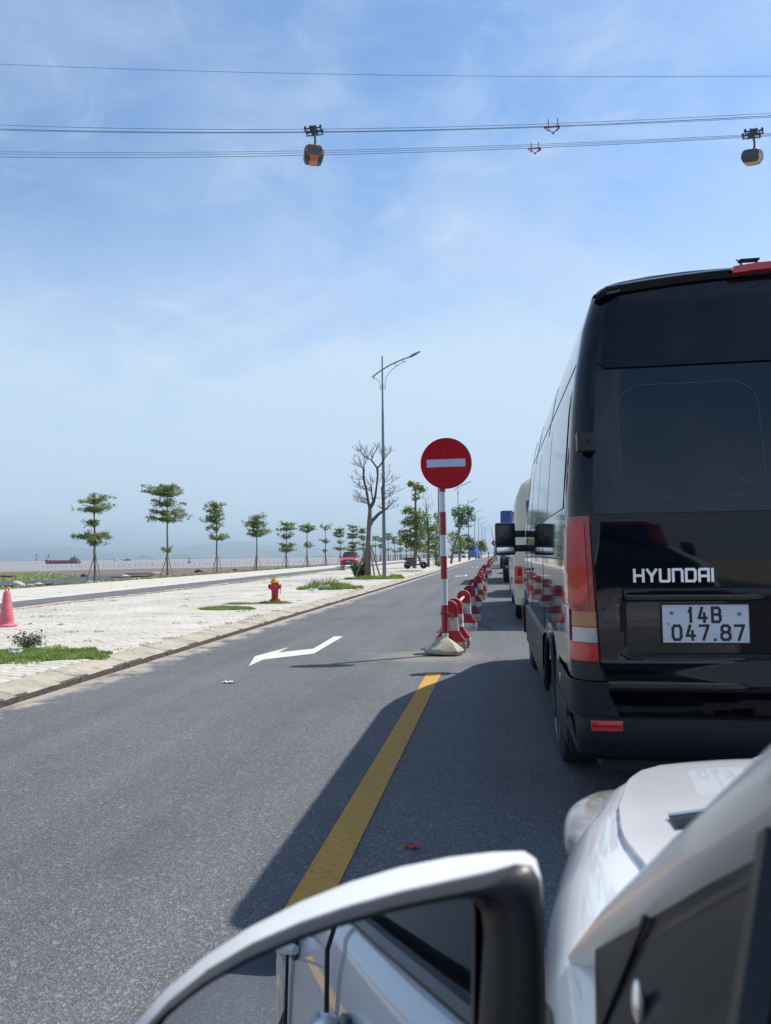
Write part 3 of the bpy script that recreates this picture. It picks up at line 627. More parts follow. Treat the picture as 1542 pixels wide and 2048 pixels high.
# ============================================================ NO ENTRY SIGN
def stripes(mbs,x,y,zs,r,n=20,dx=0):
    pass
sx0,sy0=-.70,9.32
root=thing('no_entry_sign',(sx0,sy0,0),'red round no entry sign with white bar on a red and white banded post','road sign')
zb=[0.12,.375,.84,1.155,1.475,1.76,2.03,2.11]; zb=[.15]+[aty(892,y,sy0).z for y in (1266,1210,1158,1112,1070,1024,984)]+[aty(892,968,sy0).z]
for i in range(len(zb)-1):
    mb=MB(); mb.lathe([(.040+.0004*(i%2),zb[i]),(.040+.0004*(i%2),zb[i+1])],20)
    mb.build('post_band',m_polewhite if i%2==0 else m_polered,root)
ctr=aty(892,926.5,sy0-.06); cz=ctr.z; cx_=ctr.x-sx0; Rr=.322
mb=MB(); mb.lathe([(Rr-.012,-.012),(Rr,-.008),(Rr,.006),(Rr-.01,.010),(Rr-.02,.006)],64,(cx_,-.055,cz),Matrix.Rotation(PI/2,3,'X')); mb.build('disc',m_signred,root,ang=30)
mb=MB(); mb.box(cx_-.243,cx_+.243,-.0665,-.063,cz-.047,cz+.051); o=mb.build('white_bar',m_signwh,root,ang=0)
for z in (cz-.2,cz+.2): mb=MB(); mb.box(cx_-.06,cx_+.06,-.048,-.038,z-.015,z+.015); mb.build('bracket',m_galv,root,ang=0)
mb=MB()
for (x,y,z) in ((cx_-.01,-.068,cz-.265),(cx_-.01,-.067,cz+.13)):
    mb=MB(); mb.lathe([(.007,0),(.008,.003),(.003,.006)],8,(x,y,z),Matrix.Rotation(PI/2,3,'X')); mb.build('rivet',m_galv,root,ang=0)
# rough concrete foot: tilted shallow wedge
mb=MB(); P=[]; rg=random.Random(5)
base=[(-.27,-.02),(-.20,-.17),(-.02,-.215),(.16,-.19),(.235,-.05),(.17,.13),(.0,.17),(-.17,.13)]
for (s_,z,dx) in ((.94,.015,0),(1.0,.05,0),(.97,.075,0),(.62,.145,-.01),(.26,.205,-.015),(.19,.215,-.01)):
    P.append([(x*s_+dx+rg.uniform(-.008,.008),y*s_+rg.uniform(-.008,.008),z+rg.uniform(-.008,.008)*(1 if z<.2 else .3)) for x,y in base])
mb.grid(P,True); mb.f.append(tuple(range(8))[::-1]); mb.f.append(tuple(40+k for k in range(8)))
mb.build('concrete_foot',m_conc,root,ang=22)
mb=MB(); rg=random.Random(2)
for k in range(3):
    mb.tube([(.046*math.cos(a)*(1+.15*rg.random()),.046*math.sin(a)*(1+.15*rg.random()),.50+.03*k*.4+.012*rg.uniform(-1,1)) for a in [2*PI*j/10 for j in range(11)]],.004,4,False)
for k in range(7): a=rg.uniform(-.6,.4); mb.tube([(.045,.01,.50),(.07+.03*rg.random(),.05*rg.uniform(-1,1),.49+.03*rg.uniform(-1,1)),(.09+.04*rg.random(),.09*rg.uniform(-1,1),.45+.05*rg.uniform(-1,1))],.0045,4)
mb.build('wire_tie',m_rust,root)
# ============================================================ BARRIER STANDS
# silhouette of the concrete stand (x, z) with colour bands
def stand(root,y,th,hd=.65):
    k=hd/.65
    prof=[(0.0,.135),(.05,.155),(.14,.175),(.2,.12),(.275,.085),(.33,.075),(.48,.072),(.585,.068),(.625,.052),(.65,.025)]
    prof=[(0.0,.196),(.06,.204),(.125,.206),(.135,.203),(.20,.158),(.255,.122),(.30,.112),(.42,.108),(.56,.106),(.605,.094),(.635,.066),(.65,.03)]
    bands=[(0,.13,m_whp),(.13,.275,m_redp),(.275,.445,m_whp),(.445,.651,m_redp)]
    def wz(z):
        for i in range(len(prof)-1):
            if prof[i][0]<=z<=prof[i+1][0]:
                u=(z-prof[i][0])/(prof[i+1][0]-prof[i][0]); return prof[i][1]*(1-u)+prof[i+1][1]*u
        return prof[-1][1]
    for bi,(a,b,mt) in enumerate(bands):
        zs=[a]+[z for z,_ in prof if a<z<b]+[min(b,.65)]
        mb=MB(); P=[]
        for z in zs:
            w_=wz(z); c_=.010; t_=th/2*(1+.18*(1-z/.65))
            z_=z*k
            P.append([(w_-c_,-t_,z_),(w_,-t_+c_,z_),(w_,t_-c_,z_),(w_-c_,t_,z_),(-w_+c_,t_,z_),(-w_,t_-c_,z_),(-w_,-t_+c_,z_),(-w_+c_,-t_,z_)])
        mb.grid(P,True); mb.f.append(tuple(range(8))[::-1]); n=len(P)-1; mb.f.append(tuple(n*8+j for j in range(8)))
        mb.build('painted_stand_'+('white','red')[bi%2]+'_band' if False else 'stand_band',mt,root,(0,y,0),ang=28)
m_pipew=M('dirty_white_pipe',(.48,.46,.43),.6,dirt=(.2,.12,.08),dscale=8)
def barrier(x0,y0,x1,y1,label,solo=False):
    d=Vector((x1-x0,y1-y0,0)); root=thing('lane_barrier',(x0,y0,0),label,'barrier','red and white concrete barriers dividing the lanes',math.atan2(-d.x,d.y))
    stand(root,0,.15)
    if not solo:
        stand(root,d.length,.15)
        mb=MB(); mb.tube([(0,.055,.545),(0,d.length-.055,.545)],.021,8); mb.build('rail_pipe',m_pipew,root)
    mb=MB(); mb.lathe([(.03,0),(.03,.006)],10,(0,-.081,.545),Matrix.Rotation(PI/2,3,'X')); mb.build('pipe_hole',m_rubber,root)
    return root
BL=[(-.655,9.55,0,0,'nearest concrete barrier stand, directly behind the striped sign post'),
(-.62,10.05,-.60,12.2,'barrier unit just behind the sign post, first with a pipe'),
(-.585,14.0,-.64,17.5,'second barrier unit with a white pipe at its far stand'),
(-.60,20.2,-.60,22.3,'third barrier unit from the sign post'),
(-.65,24.6,-.72,29.2,'fourth barrier unit from the sign post'),
(-.74,30.2,-.76,33.6,'fifth barrier unit, where the row bends left'),
(-.80,36,-.83,39.5,'sixth barrier unit from the sign post'),
(-.68,41.5,-.68,45,'seventh barrier unit, offset to the right of the sixth'),
(-.74,47,-.76,50.5,'eighth barrier unit from the sign post'),
(-.80,53,-.8,56.5,'ninth barrier unit from the sign post'),
(-.9,59,-.95,63,'tenth barrier unit from the sign post'),
(-.98,66,-1.0,70,'eleventh barrier unit from the sign post'),
(-1.05,73,-1.1,77,'twelfth barrier unit from the sign post'),
(-1.0,80,-1.0,84,'thirteenth barrier unit, near the standing person'),
(-1.0,88,-1.0,92,'fourteenth barrier unit, near the standing person'),
(-1.05,97,-1.05,101,'second farthest barrier unit of the row'),
(-1.05,107,-1.05,111,'farthest barrier unit of the row')]
for b in BL: barrier(*b[:4],b[4],b[2]==0)
# ============================================================ TEXT STROKES
def strokes(name,segs,t,m,parent,f,depth):
    # segs list of polylines in (u,v); f maps (u,v,h)->Vector
    mb=MB(); k=0
    for pl in segs:
        for i in range(len(pl)-1):
            a=Vector(pl[i]);b=Vector(pl[i+1]); d=(b-a).normalized(); n_=Vector((-d.y,d.x)); a2=a-d*t*.42; b2=b+d*t*.42; h=depth+k*.00006; k+=1
            q=[a2+n_*t/2,a2-n_*t/2,b2-n_*t/2,b2+n_*t/2]
            mb.add([f(p.x,p.y,0) for p in q]+[f(p.x,p.y,h) for p in q],[(4,5,6,7),(0,1,5,4),(1,2,6,5),(2,3,7,6),(3,0,4,7)])
    return mb.build(name,m,parent,ang=0,fix=False)
GL={'H':[[(0,0),(0,1)],[(1,0),(1,1)],[(0,.5),(1,.5)]],
'Y':[[(0,1),(.5,.45),(1,1)],[(.5,.45),(.5,0)]],
'U':[[(0,1),(0,.1),(.1,0),(.9,0),(1,.1),(1,1)]],
'N':[[(0,0),(0,1),(.85,1),(1,.85),(1,0)]],
'D':[[(0,0),(0,1),(.85,1),(1,.85),(1,.15),(.85,0),(0,0)]],
'A':[[(0,0),(0,.9),(.12,1),(1,1),(1,0)],[(0,.42),(1,.42)]],
'I':[[(0,0),(0,1)]],
'1':[[(.1,.72),(.5,1),(.5,0)]],
'4':[[(.45,1),(.05,.28),(1,.28)],[(.72,.6),(.72,0)]],
'B':[[(0,0),(0,1),(.75,1),(.95,.86),(.95,.64),(.75,.52),(0,.52)],[(.75,.52),(1,.4),(1,.14),(.78,0),(0,0)]],
'0':[[(.2,0),(0,.2),(0,.8),(.2,1),(.8,1),(1,.8),(1,.2),(.8,0),(.2,0)]],
'7':[[(0,1),(1,1),(.4,0)]],
'8':[[(.25,.53),(.05,.68),(.05,.86),(.25,1),(.75,1),(.95,.86),(.95,.68),(.75,.53),(.25,.53),(0,.38),(0,.14),(.22,0),(.78,0),(1,.14),(1,.38),(.75,.53)]],
'.':[[(.45,.0),(.55,.0)]]}
# ============================================================ VEHICLES
def interp(tab,z):
    if z<=tab[0][0]: return tab[0][1]
    for (a,x),(b,y) in zip(tab,tab[1:]):
        if z<=b: return x+(y-x)*(z-a)/(b-a)
    return tab[-1][1]
def wheel(root,x,y,r,wd,rimm=None,spokes=10,side=-1):
    w_=link('wheel',None,root,(x,y,r))
    ax=Matrix.Rotation(PI/2,3,'Y')
    mb=MB(); mb.lathe([(r*.62,-wd/2),(r*.86,-wd/2),(r*.97,-wd*.42),(r,-wd*.3),(r,wd*.3),(r*.97,wd*.42),(r*.86,wd/2),(r*.62,wd/2)],28,(0,0,0),ax)
    mb.build('tyre',m_rubber,w_)
    mb=MB(); e=side*wd*.5
    mb.lathe([(r*.64,side*wd*.44),(r*.655,e*1.02),(r*.61,e*1.04),(r*.59,side*wd*.3)],28,(0,0,0),ax)
    for k in range(spokes):
        a=2*PI*k/spokes; d=Vector((0,math.cos(a),math.sin(a))); n_=Vector((0,-math.sin(a),math.cos(a)))
        mb.obox(d*(r*.36)+Vector((e*.86,0,0)),d,n_,(1,0,0),r*.27,r*.045,wd*.05)
    mb.lathe([(r*.14,side*wd*.3),(r*.14,e*1.0),(r*.09,e*1.05)],14,(0,0,0),ax)
    mb.build('rim',rimm or m_rim,w_,ang=30)
    return w_
def plan(w_,Yr,Yf,rr,rf,ys,nr=6,nf=6,nx=5):
    # left half outline from rear centre, round the corner, along the side, to the front centre: (x,y)
    P=[]
    for i in range(nx): P.append((-(w_-rr)*i/nx,Yr))
    for i in range(nr+1):
        a=PI/2*i/nr; P.append((-(w_-rr)-rr*math.sin(a),Yr+rr-rr*math.cos(a)))
    for y in ys: P.append((-w_,Yr+rr+(Yf-rf-Yr-rr)*y))
    for i in range(nf+1):
        a=PI/2*i/nf; P.append((-(w_-rf)-rf*math.cos(a),Yf-rf+rf*math.sin(a)))
    for i in range(nx): P.append((-(w_-rf)*(1-(i+1)/nx),Yf))
    return P
def van_shell(W,YR,YF,rr,rf,zs,arches=(),zarch=1.0,ys=None,roof=()):
    z0=zs[0]; rows=[]
    ys=ys or [k/40 for k in range(1,40)]
    def az_(y,z):
        for (yc,ra,zc) in arches:
            d=abs(y-yc)
            if d<ra:
                h=zc+math.sqrt(ra*ra-d*d)
                if h>z0 and z<zarch: return h+(z-z0)*(zarch-h)/(zarch-z0)
        return z
    for z in zs:
        h=plan(interp(W,z),interp(YR,z),interp(YF,z),rr,rf,ys)
        full=h+[(-x,y) for x,y in h[::-1]][1:-1]
        rows.append([(x,y,az_(y,z) if abs(x)>.6 else z) for x,y in full])
    for (z,w_,yr,yf,r_) in roof:
        h=plan(w_,yr,yf,min(rr*r_,w_*.8),min(rf*r_,w_*.8),ys); rows.append([(x,y,z) for x,y in h+[(-x,y) for x,y in h[::-1]][1:-1]])
    mb=MB(); mb.grid(rows,True); n=len(rows[0]); mb.f.append(tuple(range((len(rows)-1)*n,len(rows)*n)))
    return mb
# ---------------- black van
VX,VY=1.28,3.20
van=thing('black_van',(VX,VY,0),'glossy black high roof van seen from behind, closest vehicle in the queue','van',None,R(.35))
W=[(.35,.955),(.6,.98),(1.2,.98),(1.5,.972),(2.0,.925),(2.3,.865),(2.46,.815),(2.5,.79)]
YR=[(.35,.14),(.55,.10),(1.38,.10),(1.5,.12),(2.07,.215),(2.42,.30),(2.5,.325),(2.64,.37)]
YF=[(.35,5.95),(.9,5.95),(1.1,5.85),(1.25,5.45),(1.45,5.2),(2.3,4.4),(2.5,4.1)]
zs=[.36,.5,.62,.75,.9,1.05,1.2,1.38,1.5,1.7,1.9,2.07,2.2,2.3,2.4,2.46,2.5]
mb=van_shell(W,YR,YF,.13,.35,zs,[(1.45,.40,.34),(5.1,.40,.34)],.95,roof=[(2.518,.76,.345,4.0,1),(2.535,.66,.355,3.9,1),(2.55,.5,.365,3.8,1),(2.558,.3,.38,3.7,.8),(2.562,.1,.8,3.5,.5)])
mb.build('body',m_black,van,ang=40)
mb=MB(); mb.box(-.86,.86,.2,5.7,.3,.36); mb.box(-.8,.8,.25,5.6,.36,.7); mb.build('underbody',m_rubber,van,ang=0)
# grid patch following the rear or corner surface
def rear_patch(name,m,xl,xr,zlo,zhi_,off,n=16,k=14,bend=None,mirror=False,cor=.05,thick=.012):
    P=[]; zhf=zhi_ if callable(zhi_) else None; zhi=2.46 if zhf else zhi_
    for i in range(k+1):
        z=zlo+(zhi-zlo)*i/k; row=[]
        a=xl(z) if callable(xl) else xl; b=xr(z) if callable(xr) else xr
        # rounded corners
        e=min(z-zlo,zhi-z); c_=cor-math.sqrt(max(0,cor*cor-(cor-min(e,cor))**2))
        zc=z
        for j in range(n+1):
            x=a+c_+(b-a-c_)*j/n; z=zlo+(zhf(x)-zlo)*i/k if zhf else zc
            wv=interp(W,z); rr=.13; xi=wv-rr
            y=interp(YR,z)
            if -x>xi: s_=min(1,(-x-xi)/rr); y+=rr-rr*math.sqrt(max(0,1-s_*s_))
            y-=off+(bend(x,z) if bend else 0)
            row.append((x if not mirror else -x,y,z))
        P.append(row)
    mb=MB(); mb.grid(P); 
    # rim wall back to the body
    bd=[P[0][j] for j in range(n+1)]+[P[i][n] for i in range(1,k+1)]+[P[k][j] for j in range(n-1,-1,-1)]+[P[i][0] for i in range(k-1,0,-1)]
    q=len(bd); mb.add(bd+[(x,y+thick,z) for x,y,z in bd],[(i,(i+1)%q,q+(i+1)%q,q+i) for i in range(q)])
    return mb.build(name,m,van,ang=35)
def xl(z): return interp([(.55,-.80),(.60,-.815),(.78,-.865),(1.38,-.885),(2.07,-.835),(2.3,-.80),(2.42,-.76)],z)
def doorbend(x,z):
    b=0
    b+=.016*sm(.63,.67,z)*(1-sm(.67,.80,z))         # shelf under the plate
    b-=.018*sm(.66,.62,z)
    # plate recess
    ins=sm(-.755,-.73,x)*sm(.805,.83,z)*(1-sm(1.035,1.045,z))
    b-=.028*ins
    b+=.006*math.sin((x+.9)*2)*(1-sm(1.2,1.4,z))
    return b
def bandx(z): return -.008
def dtop(x): return 2.415+.062*(1-(x/.80)**2)
for mir in (False,True):
    rear_patch('rear_door_lower',m_black,xl,bandx,.565,1.40,.010,26,60,doorbend,mir,.05)
    rear_patch('rear_door_window',m_blackglass,xl,bandx,1.412,2.062,.010,14,14,None,mir,.012)
    rear_patch('rear_door_upper',m_black,xl,bandx,2.074,dtop,.010,20,12,None,mir,.05)
# faint pane outline inside the rear window
pts=[]
def rp(x,z,o=.0125): return (x,interp(YR,z)-o,z)
x0,x1,z0,z1,r_=-.752,-.165,1.475,1.985,.11
for (cx,cz_,a0) in ((x1-r_,z1-r_,0),(x0+r_,z1-r_,90),(x0+r_,z0+r_,180),(x1-r_,z0+r_,270)):
    for k in range(7): a=R(a0+15*k); pts.append(rp(cx+r_*math.cos(a),cz_+r_*math.sin(a)))
pts.append(pts[0]); mb=MB(); mb.tube(pts,.0013,4,False); mb.build('window_outline',M('etched_line',(.07,.11,.14),.4),van)
mb=MB(); mb.tube([rp(x,z,.012) for x,z in ((-.26,1.54),(-.255,1.55),(-.245,1.545),(-.25,1.535),(-.26,1.54),(-.24,1.535),(-.235,1.54))],.002,4); mb.build('window_mark',M('etched_mark',(.12,.15,.17),.5),van)
# roof spoiler lip, third brake light, antenna bracket
P=[]
for x in [-.81,-.79,-.76,-.7,-.6,-.45,-.3,-.15,0,.15,.3,.45,.6,.7,.76,.79,.81]:
    e=sm(.83,.76,abs(x)); zb_=dtop(x)+.010; zt=zb_+.022*e+.028; y=interp(YR,zb_)+(.04*(1-e))
    P.append([(x,y+.16,zt+.022),(x,y+.05,zt+.012),(x,y-.006,zt),(x,y-.022,zt-.012),(x,y-.016,zb_+.01),(x,y-.006,zb_),(x,y+.04,zb_)])
mb=MB(); mb.grid(P); mb.build('roof_lip',m_black,van,ang=45)
P=[]
for x,zt in ((-.215,2.520),(-.205,2.538),(-.1,2.548),(0,2.55),(.1,2.548),(.205,2.538),(.215,2.520)):
    hh=.012 if abs(x)>.21 else .036; P.append([(x,.31,zt-hh-.012),(x,.272,zt-hh-.008),(x,.268,zt-.014),(x,.31,zt-.004)])
mb=MB(); mb.grid(P); mb.build('high_brake_light',m_redlens,van,ang=50)
mb=MB(); mb.box(-.16,-.075,.33,.37,2.572,2.578); mb.box(-.155,-.148,.345,.36,2.53,2.575); mb.box(-.087,-.08,.345,.36,2.53,2.575); mb.tube([(-.172,.35,2.583),(-.155,.35,2.572)],.004,6); mb.build('camera_bracket',m_plastic2,van,ang=0)
# tail lights wrapping the corner
def corner_patch(name,m,z0_,z1_,off,s0=0.0,s1=1.0,parent=van,mir=1,xi0=None,zn=8,tp=0):
    P=[]; 
    for i in range(zn+1):
        z=z0_+(z1_-z0_)*i/zn; wv=interp(W,z); rr=.13; yr=interp(YR,z); row=[]
        # arclength along rear (from door edge) + corner + side
        xs=-xl(z)-.006-(tp*(1.4-z)); Lr=xs-(wv-rr); L=[]
        L.append((-(xs),yr))if False else None
        pts=[]
        n_r=3
        for k in range(n_r): x=-( -xl(z)+.008)-( (wv-rr)-(-xl(z)+.008))*k/n_r if (-xl(z)+.008)<(wv-rr) else None; 
        a0=math.asin(max(0,min(1,((-xl(z)+.008)-(wv-rr))/rr))) if (-xl(z)+.008)>(wv-rr) else 0
        for k in range(9):
            a=a0+(PI/2-a0)*k/8; pts.append((-(wv-rr)-(rr+off)*math.sin(a),yr+rr-(rr+off)*math.cos(a)))
        e=interp([(.78,.05),(.9,.10),(1.2,.10),(1.34,.075),(1.4,.03)],z)
        for k in (1,2): pts.append((-wv-off,yr+rr+e*k/2))
        n=len(pts)-1; i0=int(round(s0*n)); i1=int(round(s1*n))
        row=[(x*mir,y,z) for x,y in pts[i0:i1+1]]; P.append(row)
    mb=MB(); mb.grid(P); n=len(P[0]); k=len(P)
    bd=[P[0][j] for j in range(n)]+[P[i][n-1] for i in range(1,k)]+[P[k-1][j] for j in range(n-2,-1,-1)]+[P[i][0] for i in range(k-2,0,-1)]
    q=len(bd); mb.add(bd+[(x*.992,y+.01,z) for x,y,z in bd],[(i,(i+1)%q,q+(i+1)%q,q+i) for i in range(q)])
    return mb.build(name,m,parent,ang=35)
m_redside=M('side_red_lens',(.42,.03,.03),.12,coat=.9,var=.2,vscale=40)
m_bulb=M('lamp_reflector',(.5,.03,.03),.1,metal=.4,coat=1)
m_ribbed=M('ribbed_clear_lens',(.42,.44,.46),.18,metal=.3,coat=1,bump=.6,bscale=120)
for mir in (1,-1):
    tl=link('tail_light',None,van)
    corner_patch('lens_housing',m_redlens2,.778,1.405,.004,0,1,tl,mir,zn=14)
    corner_patch('red_lens',m_redlens2,1.0,1.40,.012,0,.55,tl,mir)
    corner_patch('inner_red_lens',m_redlens,1.025,1.375,.018,.1,.48,tl,mir,zn=10)
    corner_patch('side_red_lens',m_redside,1.02,1.36,.013,.64,1,tl,mir)
    corner_patch('amber_lens',m_orange,.93,.992,.013,0,.5,tl,mir,zn=2)
    corner_patch('reversing_lens',m_clear,.862,.924,.013,0,.5,tl,mir,zn=2)
    corner_patch('side_clear_lens',m_ribbed,.862,1.006,.012,.55,1,tl,mir,zn=4)
    corner_patch('lower_red_lens',m_redlens,.785,.856,.013,0,.62,tl,mir,zn=3)
    mb=MB(); wv=.98; x=-.905*mir; mb.tube([(x,.087,.875+.0),(x-.0*mir,.087,.915)],.012,8)
    # dark service panel under the lamp and the rear hinge
    corner_patch('lamp_base',m_plastic2,.70,.775,.006,0,.6,van,mir,zn=2)
    mb=MB(); mb.rbox(-.935 if mir>0 else .855,-.855 if mir>0 else .935,.115,.175,1.69,1.775,.008); mb.build('door_hinge',m_plastic2,van)
    mb=MB(); mb.lathe([(.011,0),(.011,.006),(.007,.008)],12,(-.885*mir,.118,1.735),Matrix.Rotation(PI/2,3,'X')); mb.build('hinge_bolt',m_rubber,van)
# bumper
def bump_row(z,pr):
    h=plan(.985+pr*.4,.06-pr,5.9,.16,.3,[.02,.06]); h=[p for p in h if p[1]<.75]; return [(x,y,z) for x,y in h]
P=[]
for z,pr in ((.385,-.02),(.405,.0),(.46,.015),(.535,.02),(.552,.012),(.556,-.03)):
    h=plan(.96+pr*.3,.07-pr,5.9,.15,.3,[.02,.05,.08]); h=[p for p in h[:15]]; P.append([(x,y,z) for x,y in h[::-1]]+[(-x,y,z) for x,y in h[1:]])
mb=MB(); mb.grid(P); mb.build('rear_bumper',m_plastic,van,ang=40)
for s in (-1,1):
    # bumper corner rising to the lamp
    P=[]
    for z in (.545,.58,.62,.66,.698):
        wv=.978; rr=.14; row=[]
        xs=interp([(.54,.79),(.6,.815),(.7,.855)],z)
        row.append((-xs*-s if False else s*xs,.085,z)); 
        for k in range(7): a=PI/2*k/6*1.0; row.append((s*((wv-rr)+(rr+.012)*math.sin(a)),.075+rr-(rr+.012)*math.cos(a)+.005,z))
        row.append((s*(wv+.012),.55,z)); row.append((s*(wv+.010),.95,z)); P.append(row)
    mb=MB(); mb.grid(P); mb.build('bumper_corner',m_plastic,van,ang=40)
    P=[[(s*.992,y,z) for z in (.365,.5,.56)] for y in (.35,.6,.95)]; mb=MB(); mb.grid(P); mb.build('bumper_side',m_plastic,van,ang=40)
    mb=MB(); mb.rbox(-.065,.065,-.008,.008,-.023,.023,.006); mb.build('bumper_reflector',m_redlens,van,(s*.855,.045,.523))
    # lower side cladding between the wheel arches and ahead of the front wheel
    for (ya,yb) in ((1.9,4.66),(5.52,5.8)):
        mb=MB(); P=[]
        for y in [ya+(yb-ya)*k/8 for k in range(9)]: P.append([(s*.965,y,.34),(s*.998,y,.36),(s*1.004,y,.5),(s*1.0,y,.70),(s*.975,y,.725)])
        mb.grid(P); mb.build('side_cladding',m_plastic,van,ang=30)
    P=[[(s*.996,y,z) for z in (.58,.72)] for y in (.97,1.02)]; 
    # arch lip
    for yc in (1.45,5.1):
        mb=MB(); mb.tube([(s*.982,yc+.405*math.cos(a),.34+.405*math.sin(a)) for a in [PI*k/16 for k in range(17)]],.016,6); mb.build('arch_lip',m_plastic,van)
        mb=MB(); mb.lathe([(.395,-.06),(.395,.22)],24,(s*.86,yc,.34),Matrix.Rotation(PI/2,3,'Y')) if False else mb.box(-.01,.01,-.1,.1,0,.1) if False else None
    mb=MB(); mb.box(s*.80-.12,s*.80+.12,1.02,1.035,.16,.40); mb.build('mud_flap',m_rubber,van,ang=0)
    # side glazing, proud of the body, and panel seams
    for (ya,yb) in ((.42,1.5),(1.54,2.6),(2.64,3.55),(3.62,4.25)):
        P=[[(s*(-interp(W,z)*-1+.004),y,z) for z in (1.46,1.6,1.75,1.9,2.03)] for y in (ya,(ya+yb)/2,yb)]
        mb=MB(); mb.grid([[(x,y,z) for x,y,z in r] for r in P]); o=mb.build('side_window',m_blackglass,van,ang=60)
    for yy in (1.98,3.58,4.5):
        mb=MB(); mb.tube([(s*(interp(W,z)),yy,z) for z in (.75,1.0,1.2,1.35,1.5,1.7,2.0,2.15,2.3,2.38)],.0022,4); mb.build('panel_seam',m_rubber,van)
    mb=MB(); mb.tube([(s*(interp(W,2.14)),y,2.14) for y in (.4,2,4.3)],.003,5); mb.build('panel_seam',m_rubber,van)
    mb=MB(); mb.tube([(s*(.981),y,1.22) for y in (.45,2,3.55)],.006,5); mb.build('slider_rail',m_plastic2,van)
    mb=MB(); mb.rbox(-.008,.008,-.07,.07,-.012,.012,.004); mb.build('door_handle',m_plastic2,van,(s*.995,3.72,1.10))
    mb=MB(); mb.rbox(-.006,.006,-.03,.03,-.015,.015,.004); mb.build('side_marker',m_orange,van,(s*1.004,2.3,.60))
    mb=MB(); mb.rbox(-.006,.006,-.03,.03,-.02,.02,.004); mb.build('side_marker',m_orange,van,(s*.992,.62,.63))
    # door mirror: two pane housing on two arms
    mr_=link('door_mirror',None,van,(s*1.215,5.15,1.40))
    mb=MB(); mb.rbox(min(s*.085,-s*.14),max(s*.085,-s*.14),-.04,.09,-.175,.185,.03); mb.build('housing',m_plastic2,mr_)
    mb=MB(); mb.rbox(min(s*.07,-s*.125),max(s*.07,-s*.125),-.047,-.035,-.06,.165,.01); mb.build('glass',m_blackglass,mr_)
    mb=MB(); mb.rbox(min(s*.07,-s*.125),max(s*.07,-s*.125),-.047,-.035,-.155,-.085,.01); mb.build('wide_glass',m_mirror,mr_)
    mb=MB()
    for z in (.06,-.10): mb.rbox(min(-s*.08,-s*.25),max(-s*.08,-s*.25),-.01,.05,z-.038,z+.038,.01)
    mb.build('arm',m_plastic2,mr_)
    for (yc) in (1.45,5.1): wheel(van,s*.84,yc,.34,.22,side=s)
# plate, garnish, badge letters
def rf(x,z,o): return Vector((x,.10-o,z))
mb=MB(); mb.rbox(-.77,.77,.062,.10,1.035,1.095,.012); mb.build('plate_garnish',m_black,van)
pl=link('number_plate',None,van,(-.437,.0,.942)); pl.rotation_euler=(0,R(0),0)
mb=MB(); mb.rbox(-.178,.178,.092,.100,-.085,.085,.003); mb.build('plate_frame',m_plastic2,pl)
mb=MB(); mb.rbox(-.172,.172,.088,.093,-.079,.079,.002); mb.build('plate_sheet',m_plate,pl)
def glyphs(txt,x0,z0,cw,ch,gap,sw,par,mm,f,dp,nm):
    x=x0
    for c_ in txt:
        g=GL[c_]; w_=cw*(.28 if c_=='.' else (.5 if c_=='1' and nm=='character' else (.0 if c_=='I' else 1)))
        strokes(nm,[[(x+u*w_,z0+v*ch) for u,v in pl_] for pl_ in g],sw,mm,par,f,dp); x+=w_+gap
fp=lambda u,v,h: Vector((u,.0878-h,v))
glyphs('14B',-.066,.008,.031,.058,.024,.0115,pl,m_ink,fp,.0006,'character')
glyphs('047.87',-.132,-.066,.033,.058,.0215,.0115,pl,m_ink,fp,.0006,'character')
mb=MB()
for x,z in ((-.135,.045),(.135,.04)): mb.lathe([(.008,0),(.008,.003),(.004,.006)],10,(x,.0882,z),Matrix.Rotation(PI/2,3,'X'))
mb.build('screw',m_galv,pl,ang=30)
mb=MB(); mb.lathe([(.008,0),(.007,.001)],12,(-.148,.0876,.0),Matrix.Rotation(PI/2,3,'X')); mb.build('embossed_seal',M('seal_grey',(.42,.44,.48),.5),pl)
fb=lambda u,v,h: Vector((u,.088-h,v+(u+.72)*.0))
bd=link('badge',None,van)
glyphs('HYUNDAI',-.718,1.121,.036,.049,.0165,.0105,bd,m_chrome,fb,.007,'letter')
mb=MB(); mb.lathe([(.006,0),(.006,.004),(.003,.006)],10,(-.688,.135,.965),Matrix.Rotation(PI/2,3,'X')); mb.build('plate_bolt',m_galv,van)
